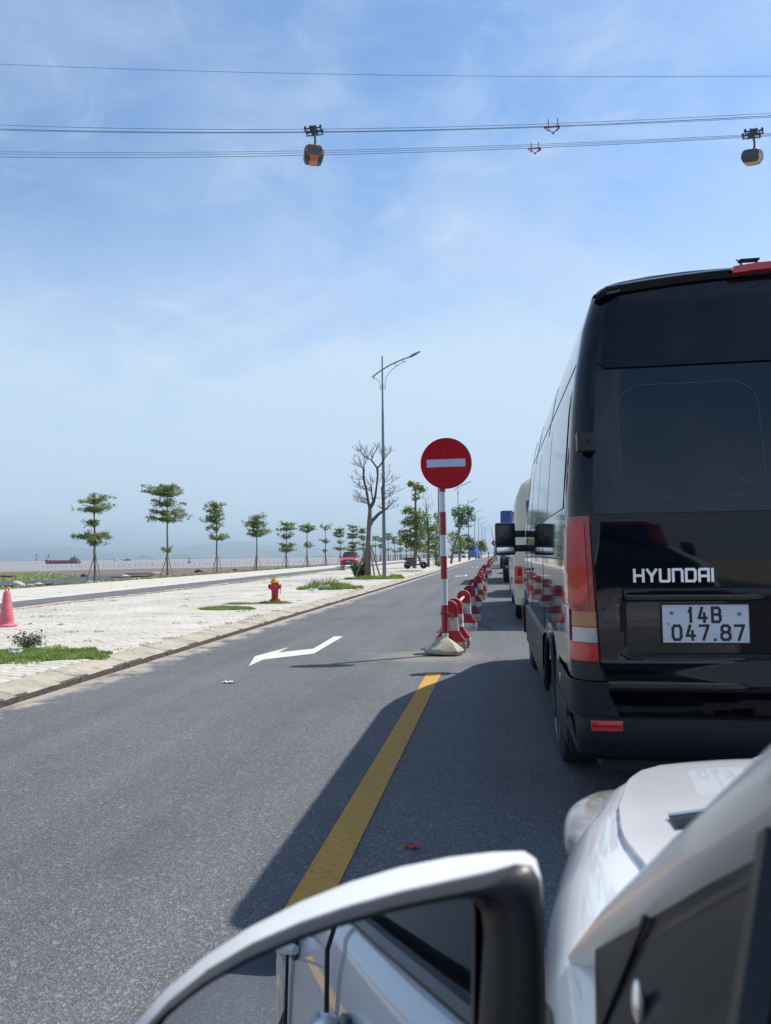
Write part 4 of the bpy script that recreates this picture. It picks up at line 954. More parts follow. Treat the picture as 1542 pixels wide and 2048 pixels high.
# ---------------- generic lofted car
def half(st):
    y,w_,zb,zs_,zt,cr_=st
    return [(w_*.90,zb),(w_*.97,zb+.06),(w_*.995,zb+.16),(w_,(zb+zs_)*.5),(w_*.992,zs_-.09),(w_*.985,zs_-.03),(w_*.965,zs_),(w_*.93,zt-.006),(w_*.86,zt+cr_*.15),(w_*.7,zt+cr_*.45),(w_*.45,zt+cr_*.78),(w_*.2,zt+cr_*.95),(0,zt+cr_)]
def dens(sts,n):
    # smooth (monotone enough) resampling of stations by y
    out_=[]
    for i in range(len(sts)-1):
        a,b=sts[i],sts[i+1]
        for k in range(n): u=k/n; out_.append(tuple(a[j]+(b[j]-a[j])*u for j in range(len(a))))
    return out_+[sts[-1]]
def car_body(sts,arches,cap=True,n=4):
    rows=[]
    for st in dens(sts,n):
        h=half(st); y=st[0]; r=[]
        for q,(x,z) in enumerate(h):
            if q<6:
                for yc,ra,zc in arches:
                    d=abs(y-yc)
                    if d<ra:
                        hh=zc+math.sqrt(ra*ra-d*d); top=h[6][1]-.02
                        z=max(z,hh+(min(top,h[5][1])-hh)*q/6 if hh<top else z) if z<hh+.15 or q<5 else z
            r.append((x,z))
        rows.append([(-x,y,z) for x,z in r]+[(x,y,z) for x,z in r[::-1]][1:])
    mb=MB(); mb.grid(rows)
    if cap:
        n_=len(rows[0]); mb.f.append(tuple(range(n_))); mb.f.append(tuple((len(rows)-1)*n_+k for k in range(n_)))
    return mb
def simple_car(name,loc,rz,label,cat,paint,L_=4.0,Wd=.86,H=1.48,suv=False,face=1,group=None):
    """local: nose towards +y*face"""
    root=thing(name,loc,label,cat,group,rz)
    e=.12 if suv else 0
    f=[(L_/2,.55,.28,.50,.56,.01),(L_/2-.05,.66,.24,.60+e,.66+e,.02),(L_/2-.18,.78,.22,.68+e,.74+e,.05),(L_/2-.5,.85,.2,.76+e,.82+e,.08),(L_/2-.95,.86,.2,.84+e,.9+e,.06),(.3,.86,.2,.87+e,.93+e,.0),(-1.2,.86,.2,.90+e,.95+e,.0),(-L_/2+.35,.84,.22,.92+e,.97+e,.0),(-L_/2+.08,.76,.26,.88+e,.94+e,.0),(-L_/2,.68,.32,.8+e,.9+e,.0)]
    f=[(y*face,w_*Wd/.86,zb,a,b,c_) for y,w_,zb,a,b,c_ in f][::-1]
    ya,yb=(L_/2-.80)*face,(-L_/2+.72)*face
    car_body(f,[(ya,.36,.31),(yb,.36,.31)],n=6).build('body',paint,root,ang=45)
    hh=H+e
    g=[(L_/2-1.0,.86+e,.93+e,.74,.72),(L_/2-1.65,.86+e,hh-.03,.74,.56),(L_/2-2.1,.86+e,hh,.74,.57),(-.9,.86+e,hh,.74,.56),(-L_/2+.55,.86+e,hh-.06,.73,.55),(-L_/2+.12,.86+e,1.0+e,.70,.62)]
    def gh(y,zb,zr,wb,wr): return [(-wb,y,zb),(-wb*.985,y,zb+(zr-zb)*.15),(-wr-.02,y,zr-(zr-zb)*.12),(-wr*.9,y,zr),(0,y,zr+.03*(1 if zr>1.2 else .2)),(wr*.9,y,zr),(wr+.02,y,zr-(zr-zb)*.12),(wb*.985,y,zb+(zr-zb)*.15),(wb,y,zb)]
    rows=[gh(y*face,zb,zr,wb*Wd/.86,wr*Wd/.86) for y,zb,zr,wb,wr in g]
    mb=MB(); mb.grid(rows); mb.build('cabin_glass',m_glass,root,ang=30)
    mb=MB(); mb.grid([r[3:6] for r in [[(x*1.0,y,z+.008) for x,y,z in rr] for rr in rows[1:5]]]); mb.build('roof',paint,root,ang=60)
    for s in (2,6):
        for a in ((0,1),(1,2),(2,3),(3,4),(4,5)):
            pa,pb_=rows[a[0]][s],rows[a[1]][s]; mb=MB(); mb.tube([pa,pb_],.035,5); mb.build('roof_rail' if 0<a[0]<4 else 'pillar',paint,root)
    for s in (-1,1):
        for yy in (.12,): mb=MB(); mb.tube([(s*.755*Wd/.86,yy*face,.9+e),(s*.6*Wd/.86,(yy-.1)*face,hh-.03)],.03,5); mb.build('pillar',m_plastic2,root)
        mb=MB(); mb.sphere((s*(Wd*.80),(L_/2-.17)*face,.69+e),.17,.12,.075,10,6); mb.build('headlight',m_clear,root)
        mb=MB(); mb.sphere((s*(Wd*.76),(-L_/2+.09)*face,.84+e),.13,.08,.12,10,6); mb.build('tail_light',m_redlens,root)
        mb=MB(); mb.sphere((s*(Wd+.07),(L_/2-1.35)*face,.98+e),.10,.06,.07,10,6); mb.build('door_mirror',paint,root)
        for yy in (ya,yb): wheel(root,s*(Wd-.12),yy,.31,.2,spokes=7,side=s)
        mb=MB(); mb.box(s*(Wd+.003)-.006,s*(Wd+.003)+.006,.0,.14,.76+e,.785+e); mb.build('door_handle',m_chrome,root,ang=0)
    yy=(L_/2+.0)*face
    mb=MB(); mb.box(-.42,.42,yy-.03,yy+.012,.56+e,.63+e); mb.build('upper_grille',m_plastic2,root,ang=0)
    mb=MB(); mb.box(-.5,.5,yy-.04,yy+.014,.30,.44); mb.build('lower_grille',m_plastic2,root,ang=0)
    for yq in (L_/2+.018,-L_/2-.01): mb=MB(); mb.box(-.2,.2,yq*face-.008,yq*face+.008,.46,.56); mb.build('number_plate',m_plate,root,ang=0)
    mb=MB(); mb.box(-Wd+.12,Wd-.12,-L_/2+.1,L_/2-.1,.2,.5); mb.build('underbody',m_rubber,root,ang=0)
    return root
simple_car('red_car',(-14.65,72.0,.12),R(6),'red hatchback driving towards the viewer on the narrow side path','car',m_redcar,face=-1)
simple_car('dark_suv',(1.2,23.6,0),0,'dark suv in the queue, mostly hidden ahead of the cream minibus','car',M('dark_silver_paint',(.09,.10,.11),.25,metal=.3,coat=.9),4.5,.93,1.62,True)
simple_car('queued_car',(1.25,47,0),0,'silver car in the queue beyond the blue cargo truck','car',m_silver)
simple_car('parked_white_suv',(-10.4,186,.13),R(80),'white suv parked across the pavement under the far trees','car',m_whitecar,4.7,.93,1.75,True)
simple_car('parked_white_car',(-9.0,196,.13),R(60),'white car parked just right of the far white suv','car',m_whitecar,4.4,.9,1.6)
simple_car('queued_car',(1.3,88,0),0,'white car far up the queue','car',m_whitecar,4.4,.9,1.6)
# ---------------- cream minibus
cb=thing('cream_minibus',(1.25,12.9,0),'cream minibus with rounded roof just ahead of the black van','minibus')
Wc=[(.35,1.0),(.6,1.03),(1.6,1.02),(2.2,.96),(2.45,.86),(2.56,.74)]
mb=van_shell(Wc,[(.35,.03),(1.3,.0),(2.2,.12),(2.56,.3)],[(.35,7.0),(1.2,6.95),(2.3,6.5),(2.56,6.2)],.2,.4,[.35,.5,.7,.95,1.2,1.5,1.8,2.0,2.2,2.35,2.45,2.52,2.56],[(1.6,.42,.36),(5.8,.42,.36)],.95,roof=[(2.62,.6,.42,6,1),(2.65,.35,.6,5.8,.8),(2.66,.1,.9,5.4,.5)])
mb.build('body',m_cream,cb,ang=40)
for s in (-1,1):
    for (ya,yb) in ((.32,1.5),(1.6,2.8),(2.9,4.1),(4.2,5.6)):
        pts=[]; P=[[(s*(interp(Wc,z)+.006),y,z) for z in (1.42,1.6,1.8,2.0,2.12)] for y in (ya,(ya+yb)/2,yb)]; mb=MB(); mb.grid(P); mb.build('side_window',m_glass,cb,ang=60)
    mb=MB(); mb.rbox(s*.95-.07,s*.95+.075,-.02,.12,.72,1.02,.02); mb.build('tail_light',m_redlens,cb)
    mb=MB(); mb.rbox(s*.95-.072,s*.95+.078,-.025,.1,.78,.86,.02); mb.build('indicator',m_orange,cb)
    for yc in (1.6,5.8): wheel(cb,s*.88,yc,.36,.22,side=s)
mb=MB(); P=[[(x,interp([(.35,.03),(1.3,.0),(2.2,.12),(2.56,.3)],z)-.006,z) for x in (-.78,-.4,0,.4,.78)] for z in (1.3,1.6,1.9,2.15)]; mb.grid(P); mb.build('rear_window',m_glass,cb,ang=60)
mb=MB(); mb.rbox(-1.0,1.0,-.1,.15,.36,.62,.04); mb.build('rear_bumper',m_cream,cb)
mb=MB(); mb.box(-.9,.9,.2,6.6,.28,.7); mb.build('underbody',m_rubber,cb,ang=0)
# ---------------- trucks in the queue
def truck(name,loc,label,boxm,cabm,L_,Wd,Ht,bed=.95,tail=m_orange):
    root=thing(name,loc,label,'truck','trucks in the queue')
    mb=MB(); mb.rbox(-Wd,Wd,.0,L_-1.9,bed,Ht,.03); mb.build('cargo_box',boxm,root)
    mb=MB()
    for k in range(7):
        y=.1+(L_-2.1)*k/6
        for s in (-1,1): mb.box(s*(Wd+.012)-.014,s*(Wd+.012)+.014,y-.03,y+.03,bed+.03,Ht-.03)
    for x in (-.8,-.4,0,.4,.8): mb.box(x*Wd-.03,x*Wd+.03,-.02,.005,bed+.05,Ht-.05)
    mb.build('cargo_rib',boxm,root,ang=0)
    P=[]
    for z,yf,w_ in ((.5,L_,Wd*.9),(1.3,L_,Wd*.92),(2.1,L_-.25,Wd*.85),(2.25,L_-.45,Wd*.8)):
        P.append([(-w_,L_-1.8,z),(-w_,yf-.1,z),(-w_+.1,yf,z),(w_-.1,yf,z),(w_,yf-.1,z),(w_,L_-1.8,z)])
    mb=MB(); mb.grid(P,True); mb.f.append(tuple(18+k for k in range(6))); mb.build('cab',cabm,root)
    mb=MB(); mb.box(-.45,-.3,.1,L_-.3,.6,.85); mb.box(.3,.45,.1,L_-.3,.6,.85); mb.box(-Wd*.9,Wd*.9,.0,.12,.5,.62)
    mb.build('chassis',m_rubber,root,ang=0)
    for s in (-1,1):
        for y in (1.4,L_-1.0): wheel(root,s*(Wd-.18),y,.42,.28,m_galv,6,s)
        mb=MB(); mb.box(s*(Wd-.25)-.14,s*(Wd-.25)+.14,-.03,.02,.62,.74); mb.build('tail_light',tail,root,ang=0)
        mb=MB(); mb.box(s*(Wd*.9)-.005,s*(Wd*.9)+.005,L_-1.5,L_-.5,1.35,1.95); mb.build('side_window',m_glass,root,ang=0)
        mb=MB(); mb.box(s*(Wd+.12)-.09,s*(Wd+.12)+.09,L_-.3,L_-.24,1.4,1.9); mb.build('door_mirror',m_plastic2,root,ang=0)
    mb=MB(); mb.box(-.3,.3,-.015,.01,.45,.58); mb.build('number_plate',m_yelcab,root,ang=0)
    return root
truck('blue_cargo_truck',(1.25,31.0,0),'tall blue box truck in the queue behind the minibus roof line',m_blue,m_blue,7.5,1.17,3.0)
truck('white_cargo_truck',(1.05,60,0),'white truck with red tail lights farther up the queue',M('dull_white_box',(.5,.5,.5),.6),m_whitecar,6.5,1.1,2.3,tail=m_redlens)
truck('grey_cargo_truck',(1.15,72,0),'grey box truck far up the queue',M('grey_box',(.25,.27,.3),.6),m_redcar,6.5,1.1,2.7,tail=m_redlens)
# blue covered utility truck standing at the kerb
ut=thing('blue_covered_truck',(-5.35,160,.10),'bright blue sheet covered truck standing at the left kerb beyond the trees','truck',None,R(75)); ut.scale=(.85,.85,.85)
mb=MB(); mb.prism([(-1.9,1.3),(-2.3,2.1),(-2.1,3.1),(-.2,3.15),(.2,2.6),(.1,1.6),(-.2,1.25)],lambda u,v:Vector((u,-.9,v)),lambda u,v:Vector((u,.9,v))); mb.build('cover',m_blue2,ut,ang=20)
mb=MB(); mb.rbox(.1,1.5,-.85,.85,.5,2.2,.12); mb.build('cab',m_blue,ut)
mb=MB(); mb.rbox(-1.6,1.4,-.8,.8,.35,1.28,.05); mb.build('chassis',m_blue2,ut)
mb=MB(); mb.box(.5,1.3,-.87,-.84,1.4,2.0); mb.build('side_window',m_glass,ut,ang=0)
for x in (-1.2,.9):
    mb=MB(); mb.lathe([(.2,-.12),(.38,-.1),(.38,.1),(.2,.12)],16,(x,-.75,.38),Matrix.Rotation(PI/2,3,'X')); mb.build('wheel',m_rubber,ut)

# lorry waiting behind, only met in reflections and from other viewpoints
tk=truck('red_cab_lorry',(1.5,-12.5,0),'red cabbed lorry waiting behind the silver white hatchback',M('dark_green_box',(.02,.03,.025),.5),M('red_lorry_cab',(.22,.015,.02),.35,coat=.6),7.5,1.2,3.1)
mb=MB(); mb.box(-.95,.95,-5.02+0,-4.9,0,.01); 
mb=MB(); mb.grid([[(-.85,7.505,1.35),(.85,7.505,1.35)],[(-.8,7.30,2.05),(.8,7.30,2.05)]]); mb.build('windscreen',m_glass,tk,ang=0,fix=False)
mb=MB(); mb.rbox(-1.05,1.05,7.48,7.6,.4,.95,.03); mb.build('front_bumper',m_plastic2,tk)
# ---------------- silver car we look along (front left corner in view)
OX=.855
own=thing('silver_hatchback',(OX,0,0),'silver white hatchback whose front corner and left side fill the bottom right corner','car')
st=[(1.63,.34,.30,.58,.66,.02),(1.615,.48,.26,.66,.745,.025),(1.58,.59,.24,.72,.80,.03),(1.49,.665,.22,.755,.835,.035),(1.34,.735,.2,.785,.85,.045),(1.12,.79,.2,.825,.875,.055),(.9,.822,.2,.862,.90,.06),(.68,.838,.2,.90,.925,.05),(.5,.842,.2,.915,.94,.0),(.0,.845,.2,.91,.935,-.01),(-.8,.845,.2,.925,.95,-.01),(-1.6,.84,.2,.945,.97,-.01),(-2.0,.80,.22,.93,.96,-.01),(-2.15,.72,.3,.85,.92,0)]
body=car_body(st,[(1.02,.33,.29),(-1.45,.33,.29)],n=6)
o=body.build('body',m_silver,own,ang=70); o.modifiers.new('smooth','SUBSURF').levels=1; o.modifiers['smooth'].render_levels=1
# hood panel proud of the wings
def surf(y,frac):
    import bisect
    d=[s for s in st[::-1]]
    ys=[s[0] for s in d]; i=max(0,min(len(d)-2,bisect.bisect(ys,y)-1)); u=(y-ys[i])/(ys[i+1]-ys[i]); s=tuple(d[i][j]+(d[i+1][j]-d[i][j])*u for j in range(6)); s=(y,)+s[1:]
    h=half(s)[6:]; xs=[p[0]/s[1] for p in h]
    for k in range(len(h)-1):
        if xs[k]>=frac>=xs[k+1]:
            v=(xs[k]-frac)/(xs[k]-xs[k+1]); return (-(h[k][0]+(h[k+1][0]-h[k][0])*v),y,h[k][1]+(h[k+1][1]-h[k][1])*v)
    return (-h[0][0],y,h[0][1])
P=[]
for i in range(25):
    y=.78+(1.60-.78)*i/24; e=.88-.10*sm(.4,1,1-abs(0)) if False else .88-.30*sm(1.42,1.61,y)-.02*sm(1.0,.8,y)
    row=[surf(y,e*(1-j/10)) for j in range(11)]
    P.append([(x,yy,z+.007) for x,yy,z in row]+[(-x,yy,z+.007) for x,yy,z in row[::-1]][1:])
mb=MB(); mb.grid(P)
bd=[P[0][j] for j in range(21)]+[P[i][20] for i in range(1,25)]+[P[24][j] for j in range(19,-1,-1)]+[P[i][0] for i in range(23,0,-1)]
q=len(bd); mb.add(bd+[(x,y,z-.015) for x,y,z in bd],[(i,(i+1)%q,q+(i+1)%q,q+i) for i in range(q)])
mb.build('hood',m_silver,own,ang=40)
# raised hood crease
mb=MB(); mb.grid([[ (lambda p:(p[0],p[1],p[2]+.0075))(surf(y,.60)),(lambda p:(p[0],p[1],p[2]+.018))(surf(y,.555)),(lambda p:(p[0],p[1],p[2]+.0085))(surf(y,.45))] for y in [.82+.06*k for k in range(12)]]); mb.build('hood_crease',m_silver,own,ang=60)
for s in (-1,1):
    # headlamp wrapping the corner
    pts=[];rad=[]
    for k in range(15):
        u=k/14; y=1.21+.345*u; wv=interp([(1.0,.81),(1.12,.79),(1.34,.735),(1.49,.665),(1.58,.59)],y); zt=interp([(1.1,.83),(1.34,.82),(1.49,.805),(1.58,.775)],y)
        pts.append((s*(wv-.018),y,zt-.040)); rad.append(.004+.037*math.sin(PI*min(1,.04+.94*u))**.65)
    mb=MB(); mb.tube(pts,rad,20); mb.build('headlight',m_head,own,ang=180)
    for yy in (1.02,-1.45): wheel(own,s*.735,yy,.29,.19,spokes=8,side=s)
    # door seams, handles
    for yy,z1_ in ((.50,.925),(-.42,.93),(-1.12,.95)):
        mb=MB(); mb.tube([(s*(.8465),yy+(.05*(z-.5) if yy<0 else 0),z) for z in (.28,.45,.6,.75,.88)]+[(s*.825,yy,z1_)],.004,4); mb.build('door_seam',m_rubber,own)
    for yy in (-.24,-.98):
        mb=MB(); mb.tube([(s*.846,yy-.085,.80),(s*.872,yy-.06,.805),(s*.876,yy+.04,.807),(s*.848,yy+.085,.806)],[.009,.015,.015,.010],8); mb.build('door_handle',m_silver,own)
        mb=MB(); mb.sphere((s*.842,yy+.0,.80),.012,.05,.028,12,6); mb.build('handle_cup',m_plastic2,own)
    mb=MB(); mb.tube([(s*.835,y,.945+.03*sm(.5,-2,y)) for y in (.52,.0,-.6,-1.5)],[.008,.010,.010,.010],6); mb.build('window_sill_strip',m_plastic2,own)
# greenhouse
m_qp=M('dark_quarter_glass',(.014,.016,.019),.22,spec=.16)
def pill(t,dx=0): # outer line of the left A pillar (local x negative = left), t 0 base .. 1 roof
    T=[(0,(-.790,.66,.905)),(.06,(-.787,.613,.945)),(.33,(-.718,.372,1.135)),(.62,(-.665,.15,1.285)),(1,(-.59,-.16,1.44))]
    return Vector([interp([(a,b[i]) for a,b in T],t) for i in range(3)])
roofz=1.47
for s in (-1,1):
    pts=[Vector((abs(p.x)*s,p.y,p.z)) for p in [pill(k/8) for k in range(9)]]
    P=[]
    for k,p in enumerate(pts):
        r1=.012+.016*sm(0,5,k); r2=.016+.018*sm(0,3.5,k)
        inn=Vector((-s,-.35,.25)).normalized(); nn=Vector((s*.55,.35,.75)).normalized(); P.append([p+inn*(r2*math.cos(a))+nn*(r1*math.sin(a)) for a in [2*PI*j/12 for j in range(12)]])
    mb=MB(); mb.grid(P,True); mb.build('windscreen_pillar',m_silver,own)
    mb=MB(); mb.tube([p+Vector((s*.004,-.016,-.016)) for p in pts[1:]],.005,6); mb.build('pillar_seal',m_plastic2,own)
    # quarter glass, divider and front door glass
    a=Vector((s*.790,.605,.945)); b=Vector((s*.797,.55,.922)); c=Vector((s*.800,.27,.930)); d=Vector((s*.728,.385,1.112))
    mb=MB(); mb.add([a,b,c,d],[(0,1,2,3)]); mb.build('quarter_panel',m_qp,own,ang=0)
    mb=MB(); q1_=a.lerp(d,.42); q2_=b.lerp(c,.08); mb.tube([q1_+Vector((s*.003,0,0)),q2_+Vector((s*.003,0,0))],.0022,5); mb.build('quarter_seam',m_plastic2,own)
    q3_=(a*.28+b*.27+c*.17+d*.28); mb=MB(); mb.sphere(tuple(q3_+Vector((s*.004,0,.0))),.004,.008,.013,10,6); mb.build('reflection_blob',m_chrome,own)  # silver ellipsoid stands in for a reflection on the dark glass
    mb=MB(); mb.sphere(tuple(q3_+Vector((s*.004,-.006,-.018))),.004,.007,.006,8,5); mb.build('reflection_blob_dark',m_plastic2,own)  # black lower part of the same modelled reflection
    mb=MB(); mb.tube([c+Vector((0,-.01,0)),(c+d)/2+Vector((s*.004,-.01,0)),d+Vector((0,-.01,.005))],[.011,.011,.011],6); mb.build('window_divider',m_plastic2,own)
    r1=Vector((s*.645,.02,1.345)); r2=Vector((s*.602,-.2,1.42)); r3=Vector((s*.60,-1.0,1.425)); e_=Vector((s*.812,-.42,.95)); r4=Vector((s*.603,-.42,1.425))
    mb=MB(); mb.add([c+Vector((-s*.004,-.02,0)),e_,r4,r2,r1,d+Vector((-s*.004,-.015,0))],[(0,1,2,3,4,5)]); mb.build('front_door_window',m_carglass,own,ang=0)
    mb=MB(); mb.add([e_+Vector((0,-.05,0)),Vector((s*.81,-1.25,.97)),Vector((s*.62,-1.3,1.40)),r3,r4+Vector((0,-.05,0))],[(0,1,2,3,4)]); mb.build('rear_door_window',m_carglass,own,ang=0)
    mb=MB(); mb.tube([e_+Vector((0,-.025,0)),r4+Vector((0,-.025,0))],.026,6); mb.build('centre_pillar',m_plastic2,own)
    mb=MB(); mb.tube([Vector((s*.82,-1.28,.965)),Vector((s*.62,-1.36,1.40))],[.06,.04],6); mb.build('rear_pillar',m_silver,own)
    mb=MB(); mb.tube([pts[-1],r2,r3,Vector((s*.61,-1.36,1.41)),Vector((s*.62,-1.75,1.33))],[.034,.03,.03,.03,.03],8); mb.build('roof_edge',m_silver,own)
mb=MB(); mb.grid([[(-.6*k,-.16-0*k,1.45),(-.35*k,-.10,1.475),(0,-.08,1.485),(.35*k,-.10,1.475),(.6*k,-.16,1.45)] for k in (1,)]+[[(-.6,y,z),(-.35,y,z+.03),(0,y,z+.04),(.35,y,z+.03),(.6,y,z)] for y,z in ((-.6,1.455),(-1.2,1.44),(-1.8,1.34))]); mb.build('roof',m_silver,own,ang=60)
mb=MB(); mb.grid([[(s*.77,.585,.945) for s in (-1,-.5,0,.5,1)],[(s*.70,.36,1.14) for s in (-1,-.5,0,.5,1)],[(s*.60,-.14,1.445) for s in (-1,-.5,0,.5,1)]]); mb.build('windscreen',m_glass,own,ang=60)
mb=MB(); mb.grid([[(s*.62,-1.8,1.33) for s in (-1,0,1)],[(s*.74,-2.1,.97) for s in (-1,0,1)]]); mb.build('rear_window',m_glass,own,ang=60)
mb=MB(); mb.grid([[(-.68,.70,.905),(0,.78,.965),(.68,.70,.905)],[(-.68,.62,.925),(0,.66,.975),(.68,.62,.925)]]); mb.build('cowl',m_plastic2,own,ang=0)
mb=MB(); mb.box(-.76,.76,-1.9,.55,.3,.9); mb.build('underbody',m_rubber,own,ang=0)
def hp(x,y):
    z=surf(y,abs(x)/interp([(.68,.838),(.9,.822),(1.12,.79)],y))[2]; return z
S4=[(-.655,.945),(-.595,.955),(-.598,1.015),(-.652,1.005)]
mb=MB(); mb.add([(x,y,hp(x,y)+.0105) for x,y in S4],[(0,1,2,3)]); mb.build('bonnet_slot',m_plastic2,own,ang=0)
mb=MB(); mb.tube([(S4[3][0],S4[3][1],hp(*S4[3])+.012),(S4[2][0],S4[2][1],hp(*S4[2])+.012)],.0025,6); mb.build('slot_trim',m_chrome,own)
# ---------------- door mirror
m_frame=M('satin_mirror_frame',(.034,.033,.036),.42,spec=.5,bump=.05,bscale=400)
MO=Vector((-.085,.42,1.0))   # centre of the glass, world
mr_=thing('mirror_anchor',(0,0,0),'x','x') if False else link('door_mirror',None,own,(MO.x-OX,MO.y,MO.z))
# outlines in the mirror plane (x to the right, z up), metres
def outl(px,Y,low): return [((aty(x,y,Y)-MO).x,(aty(x,y,Y)-MO).z) for x,y in px]+low
LOW=[(-.185,-.085),(-.160,-.105),(-.11,-.118),(-.03,-.122),(.05,-.118),(.095,-.105),(.110,-.08)]
O=outl([(1093,2100),(1091,1960),(1088,1840),(1082,1755),(1072,1718),(1048,1702),(985,1704),(900,1714),(800,1734),(700,1764),(600,1804),(500,1854),(410,1913),(330,1980),(272,2046),(236,2120)],.462,[(u,v-.012) for u,v in LOW])
RM=outl([(1095,2100),(1093,1960),(1090,1840),(1081,1763),(1062,1733),(1030,1731),(985,1744),(900,1762),(800,1784),(700,1812),(600,1846),(500,1890),(412,1942),(335,2004),(280,2064),(246,2130)],.42,[(u*.98,v) for u,v in LOW])
GE=outl([(962,2100),(970,1960),(974,1880),(968,1832),(950,1802),(920,1788),(880,1790),(820,1799),(750,1816),(680,1837),(610,1862),(530,1895),(460,1932),(400,1970),(350,2012),(312,2070)],.435,[(-.155,-.08),(-.13,-.095),(-.09,-.103),(-.02,-.105),(.03,-.1),(.06,-.09),(.07,-.07)])
nO=len(O); cxm=sum(p[0] for p in O)/nO; czm=sum(p[1] for p in O)/nO
def ring(sc,dy,dv=0): return [(cxm+(u-cxm)*sc,dy,czm+(v-czm)*sc+dv) for u,v in O]
def mixr(A_,B_,t,dy): return [(a[0]*(1-t)+b[0]*t,dy,a[1]*(1-t)+b[1]*t) for a,b in zip(A_,B_)]
mb=MB(); mb.grid([mixr(RM,O,0,.0),mixr(RM,O,.15,.004),mixr(RM,O,.5,.018),mixr(RM,O,.85,.033),ring(1.0,.042),ring(.985,.055,-.004),ring(.93,.08,-.010),ring(.8,.105,-.014),ring(.55,.125,-.018),ring(.2,.133,-.02)],True)
mb.f.append(tuple(9*nO+k for k in range(nO))); mb.build('painted_cap',m_cap,mr_,ang=60)
mb=MB(); mb.grid([mixr(RM,O,0,.002),mixr(RM,GE,.04,-.004),mixr(RM,GE,.25,-.010),mixr(RM,GE,.55,-.008)],True); mb.build('mirror_frame',m_frame,mr_,ang=60)
mb=MB(); mb.grid([mixr(RM,GE,.545,-.0075),mixr(RM,GE,.62,-.0065),mixr(RM,GE,.8,.0),mixr(RM,GE,1.0,.014),mixr(RM,GE,1.06,.026)],True); mb.build('mirror_bezel',m_plastic2,mr_,ang=60)
nrm=Vector((.180,-.968,.158)).normalized(); R5=[(p[0],p[2]) for p in mixr(RM,GE,1.03,0)]
pl0=Vector((cxm,.022,czm)); V=[(u,pl0.y-(nrm.x*(u-pl0.x)+nrm.z*(v-pl0.z))/nrm.y,v) for u,v in R5]
mb=MB(); mb.add(V,[tuple(range(nO))]); g_=mb.build('mirror_glass',m_mirror,mr_,ang=0)
mb=MB(); mb.tube([(.10,.05,-.095),(.15,.09,-.11),(.20,.13,-.115)],[.022,.02,.022],8); mb.build('mirror_stalk',m_plastic2,mr_)
# ============================================================ TREES
def leafcloud(mb,c,r,n,size,rg,shape='ball'):
    for _ in range(n):
        while True:
            p=Vector((rg.uniform(-1,1),rg.uniform(-1,1),rg.uniform(-1,1)))
            if p.length<=1: break
        p=Vector((c[0]+p.x*r[0],c[1]+p.y*r[1],c[2]+p.z*r[2])); leaf(mb,p,size*rg.uniform(.6,1.3),rg)
def leaf(mb,p,s,rg,flat=.5,asp=.5):
    a=Vector((rg.uniform(-1,1),rg.uniform(-1,1),rg.uniform(-flat,flat))).normalized(); n_=Vector((rg.uniform(-1,1),rg.uniform(-1,1),rg.uniform(.1,1.4))).normalized(); b=a.cross(n_).normalized()*asp
    q=len(mb.v); mb.v+=[tuple(p-a*s*.5),tuple(p+b*s*.5),tuple(p+a*s*.5+Vector((0,0,-.1*s))),tuple(p-b*s*.5)]; mb.f.append((q,q+1,q+2,q+3))
def trunkpts(h,lean,rg,n=8,wob=.05):
    return [Vector((lean[0]*k/n+rg.uniform(-wob,wob)*(k>0),lean[1]*k/n+rg.uniform(-wob,wob)*(k>0),h*k/n)) for k in range(n+1)]
def tripod(root,h,sp,rg,n=3,r=.032,a0=.4):
    for k in range(n):
        a=a0+2*PI*k/n; mb=MB(); mb.tube([(math.cos(a)*sp,math.sin(a)*sp,-.02),(math.cos(a)*.05,math.sin(a)*.05,h),(-math.cos(a)*.06,-math.sin(a)*.06,h+.12)],[r,r*.85,r*.8],6); mb.build('support_pole',m_pole,root)
